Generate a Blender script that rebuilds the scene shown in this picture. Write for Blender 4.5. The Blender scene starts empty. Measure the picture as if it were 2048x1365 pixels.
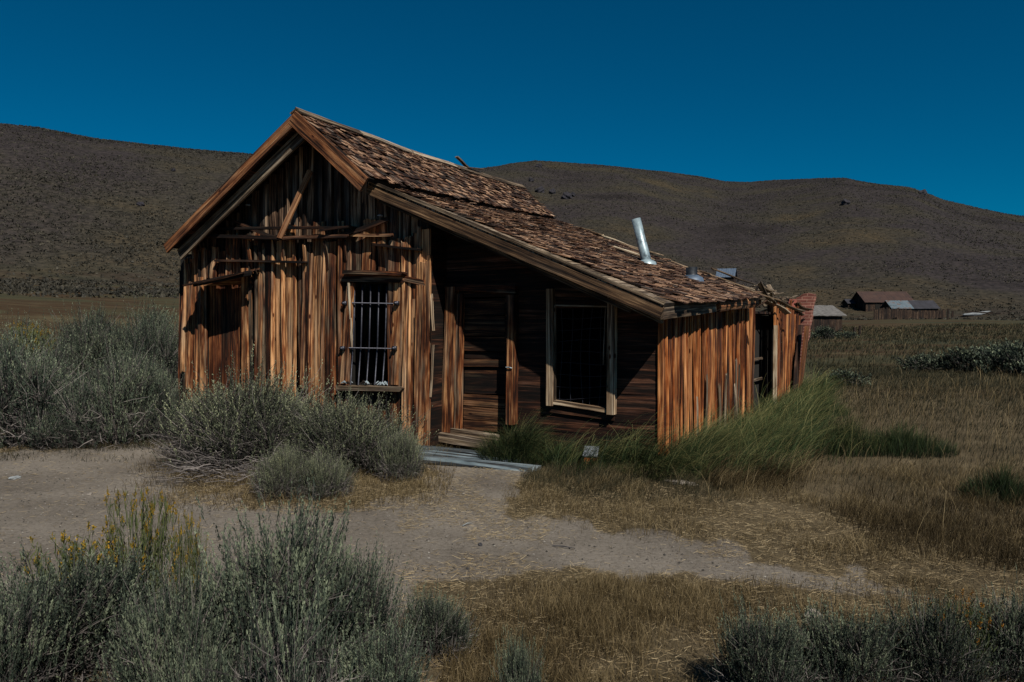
import bpy, math, random
import numpy as np
from mathutils import Vector
sc = bpy.context.scene
R_ = math.radians
# ------------------------------------------------------------------ camera, sky, sun, exposure
EYE = 1.65; FPX = 1500.0; HZ = 645.0
PITCH = math.atan((682.5 - HZ) / FPX)
cam_d = bpy.data.cameras.new('camera'); cam = bpy.data.objects.new('camera', cam_d)
sc.collection.objects.link(cam); sc.camera = cam
cam_d.sensor_width = 36; cam_d.lens = FPX / 2048 * 36; cam_d.clip_start = 0.05; cam_d.clip_end = 5000
cam.location = (0, 0, EYE); cam.rotation_euler = (R_(90) - PITCH, 0, 0)
SUN = np.array([0.414 * 1.72, -0.910 * 1.72, 1.72]); SUN /= np.linalg.norm(SUN)
SEL = math.asin(SUN[2]); SAZ = math.atan2(SUN[0], SUN[1])
w = bpy.data.worlds.new('World'); sc.world = w; w.use_nodes = True
nt = w.node_tree; bg = nt.nodes['Background']
sky = nt.nodes.new('ShaderNodeTexSky'); sky.sky_type = 'NISHITA'; sky.sun_disc = False
sky.sun_elevation = SEL; sky.sun_rotation = SAZ; sky.altitude = 2600; sky.air_density = 1.0
sky.dust_density = 0.05; sky.ozone_density = 4.0
tint = nt.nodes.new('ShaderNodeMix'); tint.data_type = 'RGBA'; tint.blend_type = 'MULTIPLY'
tint.inputs[0].default_value = 1.0; tint.inputs[7].default_value = (0.003, 0.72, 0.92, 1)
nt.links.new(sky.outputs[0], tint.inputs[6]); nt.links.new(tint.outputs[2], bg.inputs[0])
bg.inputs[1].default_value = 0.05
sl = bpy.data.lights.new('sun', 'SUN'); so = bpy.data.objects.new('sun', sl); sc.collection.objects.link(so)
sl.energy = 5.0; sl.angle = R_(0.5); sl.color = (1.0, 0.93, 0.82)
so.rotation_euler = Vector(tuple(SUN)).to_track_quat('Z', 'Y').to_euler()
so.location = (10, -10, 20)
sc.view_settings.view_transform = 'Standard'; sc.view_settings.look = 'None'
sc.view_settings.gamma = 1; sc.view_settings.use_curve_mapping = False
sc.view_settings.exposure = 0.0
sc.cycles.max_bounces = 5; sc.cycles.diffuse_bounces = 2

rng = np.random.default_rng(7); random.seed(7)
# ------------------------------------------------------------------ helpers
_ct, _st = math.cos(PITCH), math.sin(PITCH)
def ray(px, py):
    x = (px - 1024) / FPX; y = (682.5 - py) / FPX
    return np.array([x, _ct + y * _st, -_st + y * _ct])
def project(P):
    P = np.asarray(P, float); d = P - np.array([0, 0, EYE])
    f = d[..., 1] * _ct - d[..., 2] * _st; u = d[..., 1] * _st + d[..., 2] * _ct
    f = np.where(f < 0.05, 0.05, f)
    return 1024 + FPX * d[..., 0] / f, 682.5 - FPX * u / f
def inpoly(poly, x, y):
    x = np.asarray(x); y = np.asarray(y); r = np.zeros(x.shape, bool); n = len(poly); j = n - 1
    for i in range(n):
        xi, yi = poly[i]; xj, yj = poly[j]
        c = ((yi > y) != (yj > y)) & (x < (xj - xi) * (y - yi) / ((yj - yi) if yj != yi else 1e-9) + xi)
        r ^= c; j = i
    return r
def vnoise(x, y, s=0):
    """cheap smooth value noise, numpy"""
    xi = np.floor(x).astype(np.int64); yi = np.floor(y).astype(np.int64); xf = x - xi; yf = y - yi
    def h(a, b):
        n = (a * 374761393 + b * 668265263 + s * 974711) & 0x7fffffff
        n = ((n ^ (n >> 13)) * 1274126177) & 0x7fffffff
        return ((n ^ (n >> 16)) & 0xffff) / 65535.0
    u = xf * xf * (3 - 2 * xf); v = yf * yf * (3 - 2 * yf)
    return (h(xi, yi) * (1 - u) + h(xi + 1, yi) * u) * (1 - v) + (h(xi, yi + 1) * (1 - u) + h(xi + 1, yi + 1) * u) * v
def fbm(x, y, s=0, o=4):
    t = 0; a = .5
    for k in range(o):
        t = t + a * vnoise(x * 2 ** k, y * 2 ** k, s + k); a *= .5
    return t
def sstep(a, b, x):
    t = np.clip((x - a) / (b - a), 0, 1); return t * t * (3 - 2 * t)

def mesh_np(name, V, F, mat=None, parent=None, attrs=None, smooth=False):
    V = np.asarray(V, np.float32); F = np.asarray(F, np.int32); k = F.shape[1]
    me = bpy.data.meshes.new(name); me.vertices.add(len(V)); me.vertices.foreach_set('co', V.ravel())
    me.loops.add(F.size); me.loops.foreach_set('vertex_index', F.ravel())
    me.polygons.add(len(F)); me.polygons.foreach_set('loop_start', np.arange(0, F.size, k, dtype=np.int32))
    me.polygons.foreach_set('use_smooth', np.full(len(F), smooth))
    for an, arr in (attrs or {}).items():
        arr = np.asarray(arr, np.float32)
        if arr.ndim == 1:
            at = me.attributes.new(an, 'FLOAT', 'POINT'); at.data.foreach_set('value', arr)
        else:
            at = me.attributes.new(an, 'FLOAT_VECTOR', 'POINT'); at.data.foreach_set('vector', arr.ravel())
    me.update(calc_edges=True); me.validate()
    if mat: me.materials.append(mat)
    o = bpy.data.objects.new(name, me); sc.collection.objects.link(o)
    if parent: o.parent = parent
    return o
def tag(o, label=None, cat=None, group=None, kind=None):
    if label: o['label'] = label
    if cat: o['category'] = cat
    if group: o['group'] = group
    if kind: o['kind'] = kind
    return o
def empty(name, loc=(0, 0, 0), rz=0, label=None, cat=None, group=None):
    o = bpy.data.objects.new(name, None); sc.collection.objects.link(o)
    o.location = loc; o.rotation_euler = (0, 0, rz); o.empty_display_size = .2
    return tag(o, label, cat, group)
def copy_tree(o, parent=None):
    c = o.copy(); sc.collection.objects.link(c); c.parent = parent
    for ch in list(o.children): copy_tree(ch, c)
    return c

# ------------------------------------------------------------------ materials
def mat(name):
    m = bpy.data.materials.new(name); m.use_nodes = True; n = m.node_tree
    return m, n, n.nodes['Principled BSDF']
def N(n, t, **kw):
    x = n.nodes.new('ShaderNode' + t)
    for k, v in kw.items(): setattr(x, k, v)
    return x
def ramp(n, stops):
    r = n.nodes.new('ShaderNodeValToRGB'); e = r.color_ramp.elements
    while len(e) < len(stops): e.new(0.5)
    for i, (p, c) in enumerate(stops):
        e[i].position = p; e[i].color = (*c, 1) if len(c) == 3 else c
    return r
def noise(n, vec, scale, detail=4, rough=.6, dist=0):
    x = N(n, 'TexNoise'); x.inputs['Scale'].default_value = scale; x.inputs['Detail'].default_value = detail
    x.inputs['Roughness'].default_value = rough; x.inputs['Distortion'].default_value = dist
    n.links.new(vec, x.inputs['Vector']); return x
def vmul(n, vec, s):
    x = N(n, 'VectorMath', operation='MULTIPLY'); x.inputs[1].default_value = s; n.links.new(vec, x.inputs[0]); return x.outputs[0]
def mixc(n, fac, a, b, bt='MIX'):
    x = N(n, 'Mix', data_type='RGBA', blend_type=bt)
    for sck, v in ((x.inputs[0], fac), (x.inputs[6], a), (x.inputs[7], b)):
        if isinstance(v, (int, float)): sck.default_value = v
        elif isinstance(v, tuple): sck.default_value = (*v, 1) if len(v) == 3 else v
        else: n.links.new(v, sck)
    return x.outputs[2]
def math_(n, op, a, b=None, clamp=False):
    x = N(n, 'Math', operation=op); x.use_clamp = clamp
    for i, v in enumerate((a, b)):
        if v is None: continue
        if isinstance(v, (int, float)): x.inputs[i].default_value = v
        else: n.links.new(v, x.inputs[i])
    return x.outputs[0]
def bump(n, h, bsdf, strength=.5, dist=.01):
    b = N(n, 'Bump'); b.inputs['Strength'].default_value = strength; b.inputs['Distance'].default_value = dist
    n.links.new(h, b.inputs['Height']); n.links.new(b.outputs[0], bsdf.inputs['Normal'])

def wood(name, c0, c1, c2, c3, grey=(.22, .2, .18), greyamt=.3, knots=True, bs=.7, rough=.8, streak=.95):
    """weathered timber: grain follows each board's own length (gc = across, along, seed)"""
    m, n, b = mat(name)
    gc = N(n, 'Attribute', attribute_name='gc').outputs['Vector']
    rn = N(n, 'Attribute', attribute_name='rnd').outputs['Fac']
    a = noise(n, vmul(n, gc, (90, 2.2, 1)), 1, 5, .65, .6).outputs[0]
    bb = noise(n, vmul(n, gc, (16, 1.1, 1)), 1, 3, .6, .8).outputs[0]
    c = noise(n, vmul(n, gc, (2.5, 1.6, 1)), 1, 3, .6).outputs[0]
    f = math_(n, 'ADD', math_(n, 'MULTIPLY', a, .45), math_(n, 'MULTIPLY', bb, .55))
    f = math_(n, 'ADD', f, math_(n, 'MULTIPLY', math_(n, 'SUBTRACT', rn, .5), .24))
    f = math_(n, 'ADD', f, math_(n, 'MULTIPLY', math_(n, 'SUBTRACT', c, .5), .35))
    lt = tuple(min(.72, v * 1.35 + .03) for v in c3)
    rp = ramp(n, [(.36, c0), (.455, c1), (.535, c2), (.62, c3), (.72, lt)]); n.links.new(f, rp.inputs[0])
    col = rp.outputs[0]
    g = noise(n, vmul(n, gc, (9, .8, 1.7)), 1, 4, .6).outputs[0]
    gr = ramp(n, [(.5, (0, 0, 0)), (.72, (1, 1, 1))]); n.links.new(g, gr.inputs[0])
    col = mixc(n, math_(n, 'MULTIPLY', gr.outputs[0], greyamt), col, grey)
    st = noise(n, vmul(n, gc, (34, .55, 1.3)), 1, 4, .7, .5).outputs[0]
    sr = ramp(n, [(.38, (.04, .03, .028)), (.465, (.4, .34, .32)), (.53, (1, 1, 1)), (.68, (1.25, 1.22, 1.18))]); n.links.new(st, sr.inputs[0])
    col = mixc(n, streak, col, sr.outputs[0], 'MULTIPLY')
    if knots:
        v = N(n, 'TexVoronoi'); v.inputs['Scale'].default_value = 1
        n.links.new(vmul(n, gc, (7, 2.6, 1)), v.inputs['Vector'])
        kr = ramp(n, [(.0, (.02, .01, .01)), (.07, (.25, .12, .06)), (.1, (1, 1, 1))]); n.links.new(v.outputs['Distance'], kr.inputs[0])
        col = mixc(n, 1.0, col, kr.outputs[0], 'MULTIPLY')
    n.links.new(col, b.inputs['Base Color']); b.inputs['Roughness'].default_value = rough
    b.inputs['Specular IOR Level'].default_value = .25
    bump(n, math_(n, 'ADD', a, bb), b, bs, .006)
    return m
M = {}
M['wall'] = wood('orange_brown_board_wood', (.005, .0025, .0015), (.06, .017, .006), (.19, .06, .019), (.47, .25, .11), (.42, .32, .21), .75)
M['gable'] = wood('grey_black_gable_wood', (.004, .0025, .002), (.035, .018, .011), (.105, .058, .034), (.36, .25, .16), (.16, .15, .13), .8)
M['door2'] = wood('dark_red_brown_panel_wood', (.004, .002, .001), (.06, .016, .006), (.17, .052, .017), (.36, .15, .055), (.15, .09, .05), .4)
M['side'] = wood('red_orange_board_wood', (.008, .003, .002), (.11, .027, .007), (.29, .085, .02), (.52, .23, .08), (.16, .13, .11), .35)
M['dark'] = wood('dark_brown_board_wood', (.002, .001, .001), (.012, .005, .0025), (.04, .015, .007), (.11, .05, .025), (.12, .1, .08), .3)
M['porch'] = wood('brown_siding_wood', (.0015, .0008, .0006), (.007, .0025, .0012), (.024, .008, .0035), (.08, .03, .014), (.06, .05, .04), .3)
M['rake'] = wood('warm_brown_trim_wood', (.02, .008, .004), (.13, .045, .016), (.24, .095, .036), (.36, .19, .09), (.22, .17, .12), .4)
M['greywood'] = wood('grey_tan_trim_wood', (.025, .017, .011), (.11, .08, .05), (.2, .15, .1), (.36, .29, .21), (.2, .18, .16), .5)
M['pale'] = wood('pale_bleached_wood', (.1, .06, .03), (.24, .16, .09), (.38, .28, .18), (.56, .45, .32), (.3, .26, .2), .5)
M['shingle'] = wood('weathered_shingle_wood', (.008, .004, .003), (.038, .016, .009), (.12, .052, .026), (.46, .29, .18), (.3, .26, .22), .6, False, .8)
M['slate'] = wood('blue_grey_step_wood', (.05, .065, .075), (.1, .135, .16), (.15, .2, .23), (.24, .3, .34), (.16, .19, .2), .4, False)
M['doorwood'] = wood('dark_door_wood', (.003, .0015, .001), (.018, .0065, .003), (.055, .02, .008), (.15, .07, .03), (.13, .1, .06), .4)
M['umber'] = wood('umber_rake_wood', (.012, .007, .004), (.06, .034, .018), (.12, .07, .036), (.24, .15, .08), (.14, .11, .08), .4)
M['far'] = wood('dark_barn_wood', (.005, .003, .003), (.018, .01, .007), (.04, .022, .014), (.08, .05, .03), (.05, .045, .04), .4, False, .2)
def simple(name, col, rough=.6, metal=0, nscale=6, var=.5, b=.3, cols=None):
    m, n, p = mat(name)
    tc = N(n, 'TexCoord').outputs['Object']
    a = noise(n, tc, nscale, 6, .65).outputs[0]
    lo = tuple(c * (1 - var) for c in col); hi = tuple(min(1, c * (1 + var)) for c in col)
    rp = ramp(n, cols or [(.3, lo), (.7, hi)]); n.links.new(a, rp.inputs[0])
    n.links.new(rp.outputs[0], p.inputs['Base Color']); p.inputs['Roughness'].default_value = rough; p.inputs['Metallic'].default_value = metal
    bump(n, a, p, b, .01)
    return m
M['iron'] = simple('dark_iron_bars', (.035, .037, .05), .45, .6, 30, .5, .2)
M['galv'] = simple('galvanised_pipe_metal', (.42, .55, .6), .42, .35, 9, .3, .15, [(.34, (.07, .09, .1)), (.47, (.26, .34, .38)), (.62, (.36, .46, .5)), (.75, (.55, .6, .6))])
M['black'] = simple('black_pipe_metal', (.02, .024, .03), .5, .5, 20)
M['bluegrey'] = simple('blue_grey_metal', (.10, .14, .2), .5, .3, 4)
M['stone'] = simple('tan_stone', (.26, .23, .2), .9, 0, 14, .5, .6)
M['void'] = simple('interior_shade_black', (.006, .005, .004), 1, 0, 3)  # near-black colour standing in for the shade of unlit interiors
M['plaque'] = simple('grey_marker_plate', (.2, .22, .25), .6, .1, 34, .9, .3, [(.4, (.03, .034, .04)), (.52, (.15, .17, .19)), (.8, (.26, .28, .31))])
M['rust'] = simple('rusty_red_roof', (.1, .04, .03), .8, 0, .9, .5, .2, [(.3, (.024, .014, .012)), (.5, (.042, .019, .014)), (.75, (.055, .03, .021))])
M['tin'] = simple('blue_grey_tin', (.3, .4, .46), .6, .1, .8, .5, .1, [(.35, (.06, .085, .1)), (.5, (.11, .15, .18)), (.62, (.11, .06, .04)), (.68, (.15, .19, .22))])
M['slateroof'] = simple('dark_slate_roof', (.022, .022, .03), .8, 0, .8)
M['whiteboard'] = simple('white_plank_paint', (.24, .26, .27), .8, 0, 2)
M['foil'] = simple('blue_white_paper', (.25, .3, .33), .7, 0, 12, .6)
def brick():
    m, n, p = mat('crumbling_red_brick')
    gc = N(n, 'Attribute', attribute_name='gc').outputs['Vector']
    br = N(n, 'TexBrick'); n.links.new(gc, br.inputs['Vector'])
    br.inputs['Color1'].default_value = (.15, .05, .038, 1); br.inputs['Color2'].default_value = (.27, .11, .08, 1)
    br.inputs['Mortar'].default_value = (.36, .22, .17, 1); br.inputs['Scale'].default_value = 1
    br.inputs['Brick Width'].default_value = .21; br.inputs['Row Height'].default_value = .07; br.inputs['Mortar Size'].default_value = .009
    a = noise(n, gc, 14, 5, .7).outputs[0]
    col = mixc(n, .6, br.outputs[0], mixc(n, a, (.3, .1, .08), (1, .8, .7)), 'MULTIPLY')
    n.links.new(col, p.inputs['Base Color']); p.inputs['Roughness'].default_value = .9
    bump(n, math_(n, 'ADD', br.outputs['Fac'], math_(n, 'MULTIPLY', a, -1)), p, .6, -.01)
    return m
M['brick'] = brick()
def leafmat(name, c0, c1, c2, trans=.1, rough=.7):
    m, n, p = mat(name)
    rn = N(n, 'Attribute', attribute_name='rnd').outputs['Fac']
    rp = ramp(n, [(0, c0), (.5, c1), (1, c2)]); n.links.new(rn, rp.inputs[0])
    oi = N(n, 'ObjectInfo'); hs = N(n, 'HueSaturation')
    mr = N(n, 'MapRange'); mr.inputs['To Min'].default_value = .78; mr.inputs['To Max'].default_value = 1.22
    n.links.new(oi.outputs['Random'], mr.inputs['Value']); n.links.new(mr.outputs[0], hs.inputs['Value']); n.links.new(rp.outputs[0], hs.inputs['Color'])
    n.links.new(hs.outputs[0], p.inputs['Base Color']); p.inputs['Roughness'].default_value = rough
    p.inputs['Specular IOR Level'].default_value = .2
    t = N(n, 'BsdfTranslucent'); n.links.new(hs.outputs[0], t.inputs[0])
    mx = N(n, 'MixShader'); mx.inputs[0].default_value = trans
    n.links.new(p.outputs[0], mx.inputs[1]); n.links.new(t.outputs[0], mx.inputs[2])
    n.links.new(mx.outputs[0], n.nodes['Material Output'].inputs['Surface'])
    return m
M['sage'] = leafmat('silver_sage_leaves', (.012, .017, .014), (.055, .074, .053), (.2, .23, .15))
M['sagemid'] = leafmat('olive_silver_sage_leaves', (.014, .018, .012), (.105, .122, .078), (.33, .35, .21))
M['sagefar'] = leafmat('hillside_sage_leaves', (.021, .02, .016), (.032, .03, .024), (.052, .046, .033), .05)
M['rabbit'] = leafmat('green_rabbitbrush_leaves', (.03, .042, .015), (.06, .08, .028), (.12, .13, .05))
M['flower'] = leafmat('yellow_flower_heads', (.12, .09, .012), (.22, .15, .015), (.36, .2, .02), .1)
M['orangeflower'] = leafmat('orange_flower_heads', (.15, .06, .01), (.26, .11, .015), (.34, .17, .02), .1)
M['twig'] = leafmat('grey_woody_twigs', (.02, .018, .018), (.065, .058, .056), (.18, .16, .15), 0)
M['grass'] = leafmat('green_tall_grass', (.006, .012, .005), (.032, .056, .018), (.19, .17, .07), .15)
M['drygrass'] = leafmat('dry_golden_grass', (.035, .025, .011), (.125, .09, .04), (.36, .28, .155), .2)
M['meadow'] = leafmat('mixed_meadow_grass', (.008, .011, .006), (.034, .033, .017), (.115, .088, .046), .15)
M['straw'] = leafmat('pale_straw_litter', (.12, .09, .048), (.24, .18, .1), (.42, .34, .21), .1)
M['bright'] = leafmat('bright_green_leaves', (.05, .11, .02), (.09, .19, .04), (.16, .28, .06), .35)

# ------------------------------------------------------------------ terrain
SIL = [(-600, 170), (-300, 205), (0, 252), (80, 260), (200, 282), (340, 297), (490, 308), (700, 330), (860, 352), (965, 342), (1020, 332), (1070, 328),
       (1160, 337), (1240, 340), (1330, 346), (1400, 356), (1450, 367), (1500, 370), (1560, 367), (1640, 363), (1690, 362),
       (1760, 374), (1820, 380), (1845, 388), (1890, 406), (1960, 422), (2048, 438), (2200, 462), (2500, 500), (3200, 540)]
_a = np.array([math.atan2(ray(x, y)[0], ray(x, y)[1]) for x, y in SIL])
_t = np.array([ray(x, y)[2] / math.hypot(ray(x, y)[0], ray(x, y)[1]) for x, y in SIL])
_a = np.concatenate([[-math.pi, -1.4], _a, [1.4, math.pi]]); _t = np.concatenate([[.03, .18], _t, [.03, .03]])
def terrain(x, y):
    x = np.asarray(x, float); y = np.asarray(y, float)
    r = np.hypot(x, y) + 1e-6; az = np.arctan2(x, y)
    el = np.interp(az, _a, _t)
    L = 1 - sstep(-.35, .1, az)                       # 1 on the left hill
    slope = .016 + .055 * L
    z = slope * np.maximum(r - 22, 0) ** 1.0 * sstep(20, 60, r)
    r0 = 130 * L + 170 * (1 - L); r1 = 300 * L + 640 * (1 - L)
    zb = slope * (r0 - 22)
    t = np.clip((r - r0) / (r1 - r0), 0, 1)
    prof = t * (1.0 - .0 * t) ** 1 * .35 + .65 * sstep(-.25, 1.0, t) * 1.0
    prof = prof - .65 * sstep(-.25, 1.0, np.zeros_like(t)) * (1 - t)
    top = EYE + el * r1
    hill = zb + (top - zb) * prof
    # gullies, fading out at the crest so that the skyline keeps its line
    gul = (fbm(az * 7 + 3 + r / 400, r / 300, 11, 3) - .5) * .13 * (top - zb) * np.sin(np.pi * np.clip(t, 0, 1))
    z = np.where(r > r0, hill + gul, z)
    z = np.where(r > r1, top - (r - r1) * .12, z)
    z = z + (fbm(x * .5, y * .5, 3, 3) - .45) * .05 * sstep(2, 9, r) + (fbm(x * .06, y * .06, 5, 3) - .45) * .9 * sstep(22, 60, r)
    return z
def gz(x, y): return float(terrain(np.array([x]), np.array([y]))[0])
def ghit(px, py):
    d = ray(px, py); h = math.hypot(d[0], d[1]); r = 1.2
    while r < 900:
        x, y, z = d[0] / h * r, d[1] / h * r, EYE + d[2] / h * r
        if z <= gz(x, y): return np.array([x, y, gz(x, y)])
        r *= 1.006
    return np.array([x, y, gz(x, y)])

PATH = [(-900, 905), (0, 902), (200, 900), (345, 885), (420, 870), (500, 890), (800, 890), (1072, 940), (1030, 965), (1000, 1020), (1120, 1040), (1400, 1088), (1600, 1125), (1900, 1185), (2100, 1215),
        (2100, 1225), (1900, 1210), (1600, 1160), (1400, 1150), (1150, 1140), (960, 1165), (830, 1200), (700, 1260), (500, 1290), (200, 1260), (0, 1200), (-900, 1300)]
ISLE = [(330, 940), (350, 900), (500, 880), (780, 890), (850, 920), (880, 960), (860, 985), (760, 1005), (600, 1012), (480, 1005), (370, 980)]
def pathmask(x, y):
    P = np.stack([x, y, np.zeros_like(x)], -1); px, py = project(P)
    j = (fbm(x * 2.6, y * 2.6, 21, 5) - .5)
    px2 = px + j * 190; py2 = py + (fbm(x * 2.6 + 9, y * 2.6, 22, 5) - .5) * 85 * (py / 1000.0)
    m = inpoly(PATH, px2, py2) & ~inpoly(ISLE, px2, py2) & (y > 1.0)
    near = np.hypot(x, y) < 1.5
    return m & ~near
def build_ground():
    a_f = np.linspace(R_(-58), R_(58), 560); a_b = np.linspace(R_(58), R_(302), 90)[1:-1]
    az = np.concatenate([a_f, a_b]); na = len(az)
    rs = [.8]
    while rs[-1] < 1100: rs.append(rs[-1] * 1.0195)
    rs = np.array(rs); nr = len(rs)
    A, Rr = np.meshgrid(az, rs); X = Rr * np.sin(A); Y = Rr * np.cos(A)
    azn = np.arctan2(X, Y); Z = terrain(X, Y)
    V = np.stack([X, Y, Z], -1).reshape(-1, 3)
    i = np.arange(nr - 1)[:, None] * na; j = np.arange(na)[None, :]; j2 = (j + 1) % na
    F = np.stack([i + j, i + j2, i + na + j2, i + na + j], -1).reshape(-1, 4)[:, ::-1]
    c = len(V); V = np.vstack([V, [0, 0, 0]])
    # centre disc as degenerate-free quads: pair up segments
    cen = np.stack([np.full(na // 2, c), np.arange(0, na - 1, 2), np.arange(1, na, 2), (np.arange(2, na + 1, 2)) % na], -1)[:, ::-1]
    F = np.vstack([F, cen])
    pm = pathmask(V[:, 0], V[:, 1]).astype(float)
    P2 = pm[:-1].reshape(nr, na).copy()
    for _ in range(2):
        P2 = (P2 + np.roll(P2, 1, 0) + np.roll(P2, -1, 0) + np.roll(P2, 1, 1) + np.roll(P2, -1, 1)) / 5
    pm[:-1] = P2.ravel()
    r = np.hypot(V[:, 0], V[:, 1]); azv = np.arctan2(V[:, 0], V[:, 1]); L = 1 - sstep(-.35, .1, azv)
    hill = sstep(.8, 1.15, r / (130 * L + 170 * (1 - L)))
    m, n, p = mat('dirt_grass_and_hill_ground')
    geo = N(n, 'NewGeometry').outputs['Position']
    at = lambda s: N(n, 'Attribute', attribute_name=s).outputs['Fac']
    n1 = noise(n, geo, 1.1, 6, .65).outputs[0]; n2 = noise(n, geo, 26, 6, .75).outputs[0]; n3 = noise(n, geo, 150, 3, .7).outputs[0]
    n0 = noise(n, geo, .12, 4, .6).outputs[0]
    dr = ramp(n, [(.3, (.12, .104, .088)), (.5, (.175, .155, .132)), (.7, (.22, .196, .168))]); n.links.new(n1, dr.inputs[0])
    g = ramp(n, [(.35, (.55, .53, .5)), (.5, (1, 1, 1)), (.68, (1.25, 1.22, 1.2))]); n.links.new(n2, g.inputs[0])
    dirt = mixc(n, .8, dr.outputs[0], g.outputs[0], 'MULTIPLY')
    v = N(n, 'TexVoronoi'); v.inputs['Scale'].default_value = 34; n.links.new(geo, v.inputs['Vector'])
    pr = ramp(n, [(.0, (.3, .29, .28)), (.09, (.55, .5, .46)), (.14, (1, 1, 1))]); n.links.new(v.outputs['Distance'], pr.inputs[0])
    dirt = mixc(n, .8, dirt, pr.outputs[0], 'MULTIPLY')
    gr = ramp(n, [(.3, (.04, .033, .02)), (.5, (.095, .074, .044)), (.7, (.17, .135, .085))])
    n.links.new(math_(n, 'ADD', math_(n, 'MULTIPLY', n1, .5), math_(n, 'MULTIPLY', n2, .5)), gr.inputs[0])
    far = vmul(n, geo, (1, 1.0, 1))
    mb = noise(n, vmul(n, geo, (.05, .16, .3)), 1, 5, .6, .4).outputs[0]
    mrp = ramp(n, [(.35, (.028, .032, .02)), (.47, (.052, .048, .027)), (.55, (.044, .028, .016)), (.66, (.075, .061, .035))]); n.links.new(mb, mrp.inputs[0])
    grc = mixc(n, at('far'), gr.outputs[0], mrp.outputs[0])
    n4 = noise(n, geo, 1.3, 7, .85).outputs[0]
    grc = mixc(n, math_(n, 'MULTIPLY', at('far'), .7), grc, mixc(n, n4, (.1, .12, .1), (2.1, 2.0, 1.9)), 'MULTIPLY')
    pmx = math_(n, 'ADD', at('path'), math_(n, 'MULTIPLY', math_(n, 'SUBTRACT', n2, .5), .9))
    pf = ramp(n, [(.3, (0, 0, 0)), (.68, (1, 1, 1))]); n.links.new(pmx, pf.inputs[0])
    c1 = mixc(n, pf.outputs[0], grc, dirt)
    # hills: shrub speckle over grey brown earth, broad tan and olive drifts
    hb = noise(n, geo, .018, 5, .6, .3).outputs[0]
    hr = ramp(n, [(.32, (.024, .02, .02)), (.45, (.038, .032, .033)), (.56, (.042, .037, .029)), (.7, (.065, .05, .03))]); n.links.new(hb, hr.inputs[0])
    hs = noise(n, vmul(n, geo, (.7, .7, 1)), 1, 6, .85).outputs[0]
    hsr = ramp(n, [(.38, (.3, .3, .3)), (.51, (.85, .86, .84)), (.66, (1.6, 1.52, 1.4))]); n.links.new(hs, hsr.inputs[0])
    hc = mixc(n, 1.0, hr.outputs[0], hsr.outputs[0], 'MULTIPLY')
    col = mixc(n, at('hill'), c1, hc)
    n.links.new(col, p.inputs['Base Color']); p.inputs['Roughness'].default_value = .95; p.inputs['Specular IOR Level'].default_value = .1
    bump(n, math_(n, 'ADD', math_(n, 'MULTIPLY', n2, .7), math_(n, 'MULTIPLY', n3, .35)), p, .8, .02)
    o = mesh_np('ground', V, F, m, None, {'path': pm, 'hill': hill, 'far': sstep(14, 30, r)}, True)
    tag(o, kind='structure')
build_ground()

# ------------------------------------------------------------------ boards
class WB:
    def __init__(s): s.V = []; s.F = []; s.G = []; s.Rn = []
    def board(s, p0, p1, wd, nd, width, thick=.02, seg=6, cup=0., warp=0., taper=1., rnd=None, jag=0.):
        """board from p0 to p1 (centre line of its front face), width along wd, facing nd"""
        p0 = np.array(p0, float); p1 = np.array(p1, float); wd = np.array(wd, float); nd = np.array(nd, float)
        wd /= np.linalg.norm(wd); nd /= np.linalg.norm(nd); L = np.linalg.norm(p1 - p0)
        rnd = random.random() if rnd is None else rnd; sd = random.uniform(0, 300); K = 4
        ph = random.uniform(0, 6.28); ax = (p1 - p0) / max(L, 1e-6); base = len(s.V)
        ph2 = random.uniform(0, 6.28)
        for i in range(seg + 1):
            t = i / seg; c = p0 + (p1 - p0) * t
            wv = warp * math.sin(ph + t * 4.1) ; wside = warp * .6 * math.sin(ph2 + t * 3.3)
            ww = width * (1 + (taper - 1) * t)
            for k in range(K):
                q = k / (K - 1) - .5
                j = random.uniform(-jag, jag) if i in (0, seg) else 0
                e = random.uniform(-.02, .02) * ww if k in (0, K - 1) else 0
                v = c + wd * (q * ww + e + wside) + nd * (wv + cup * (1 - 4 * q * q)) + ax * j
                s.V.append(v); s.G.append((q * width, t * L, sd)); s.Rn.append(rnd)
            for k in (0, 1):
                q = k - .5
                v = c + wd * (q * ww + wside) + nd * (wv - thick)
                s.V.append(v); s.G.append((q * width + .03, t * L, sd)); s.Rn.append(rnd)
        n = K + 2; ring = [0, 1, 2, 3, 5, 4]
        for i in range(seg):
            a = base + i * n; b = a + n
            for k in range(6):
                r0, r1 = ring[k], ring[(k + 1) % 6]
                s.F.append((a + r0, a + r1, b + r1, b + r0))
        for a in (base, base + seg * n):
            s.F.append((a + 0, a + 1, a + 4, a + 4)); s.F[-1] = (a + 0, a + 1, a + 2, a + 4); s.F.append((a + 2, a + 3, a + 5, a + 4))
    def box(s, lo, hi, rnd=None, axis=2):
        lo = np.array(lo, float); hi = np.array(hi, float); c = (lo + hi) / 2; d = hi - lo
        ax = np.eye(3); wa = (axis + 1) % 3; na = 3 - axis - wa
        p0 = c.copy(); p1 = c.copy(); p0[axis] = lo[axis]; p1[axis] = hi[axis]; p0[na] = lo[na]; p1[na] = lo[na]
        s.board(p0, p1, ax[wa], -ax[na], d[wa], d[na], 1, rnd=rnd)
    def build(s, name, m, parent=None):
        o = mesh_np(name, s.V, s.F, m, parent, {'gc': s.G, 'rnd': s.Rn}, False)
        bm = __import__('bmesh').new(); bm.from_mesh(o.data); __import__('bmesh').ops.recalc_face_normals(bm, faces=bm.faces); bm.to_mesh(o.data); bm.free()
        return o
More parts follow.
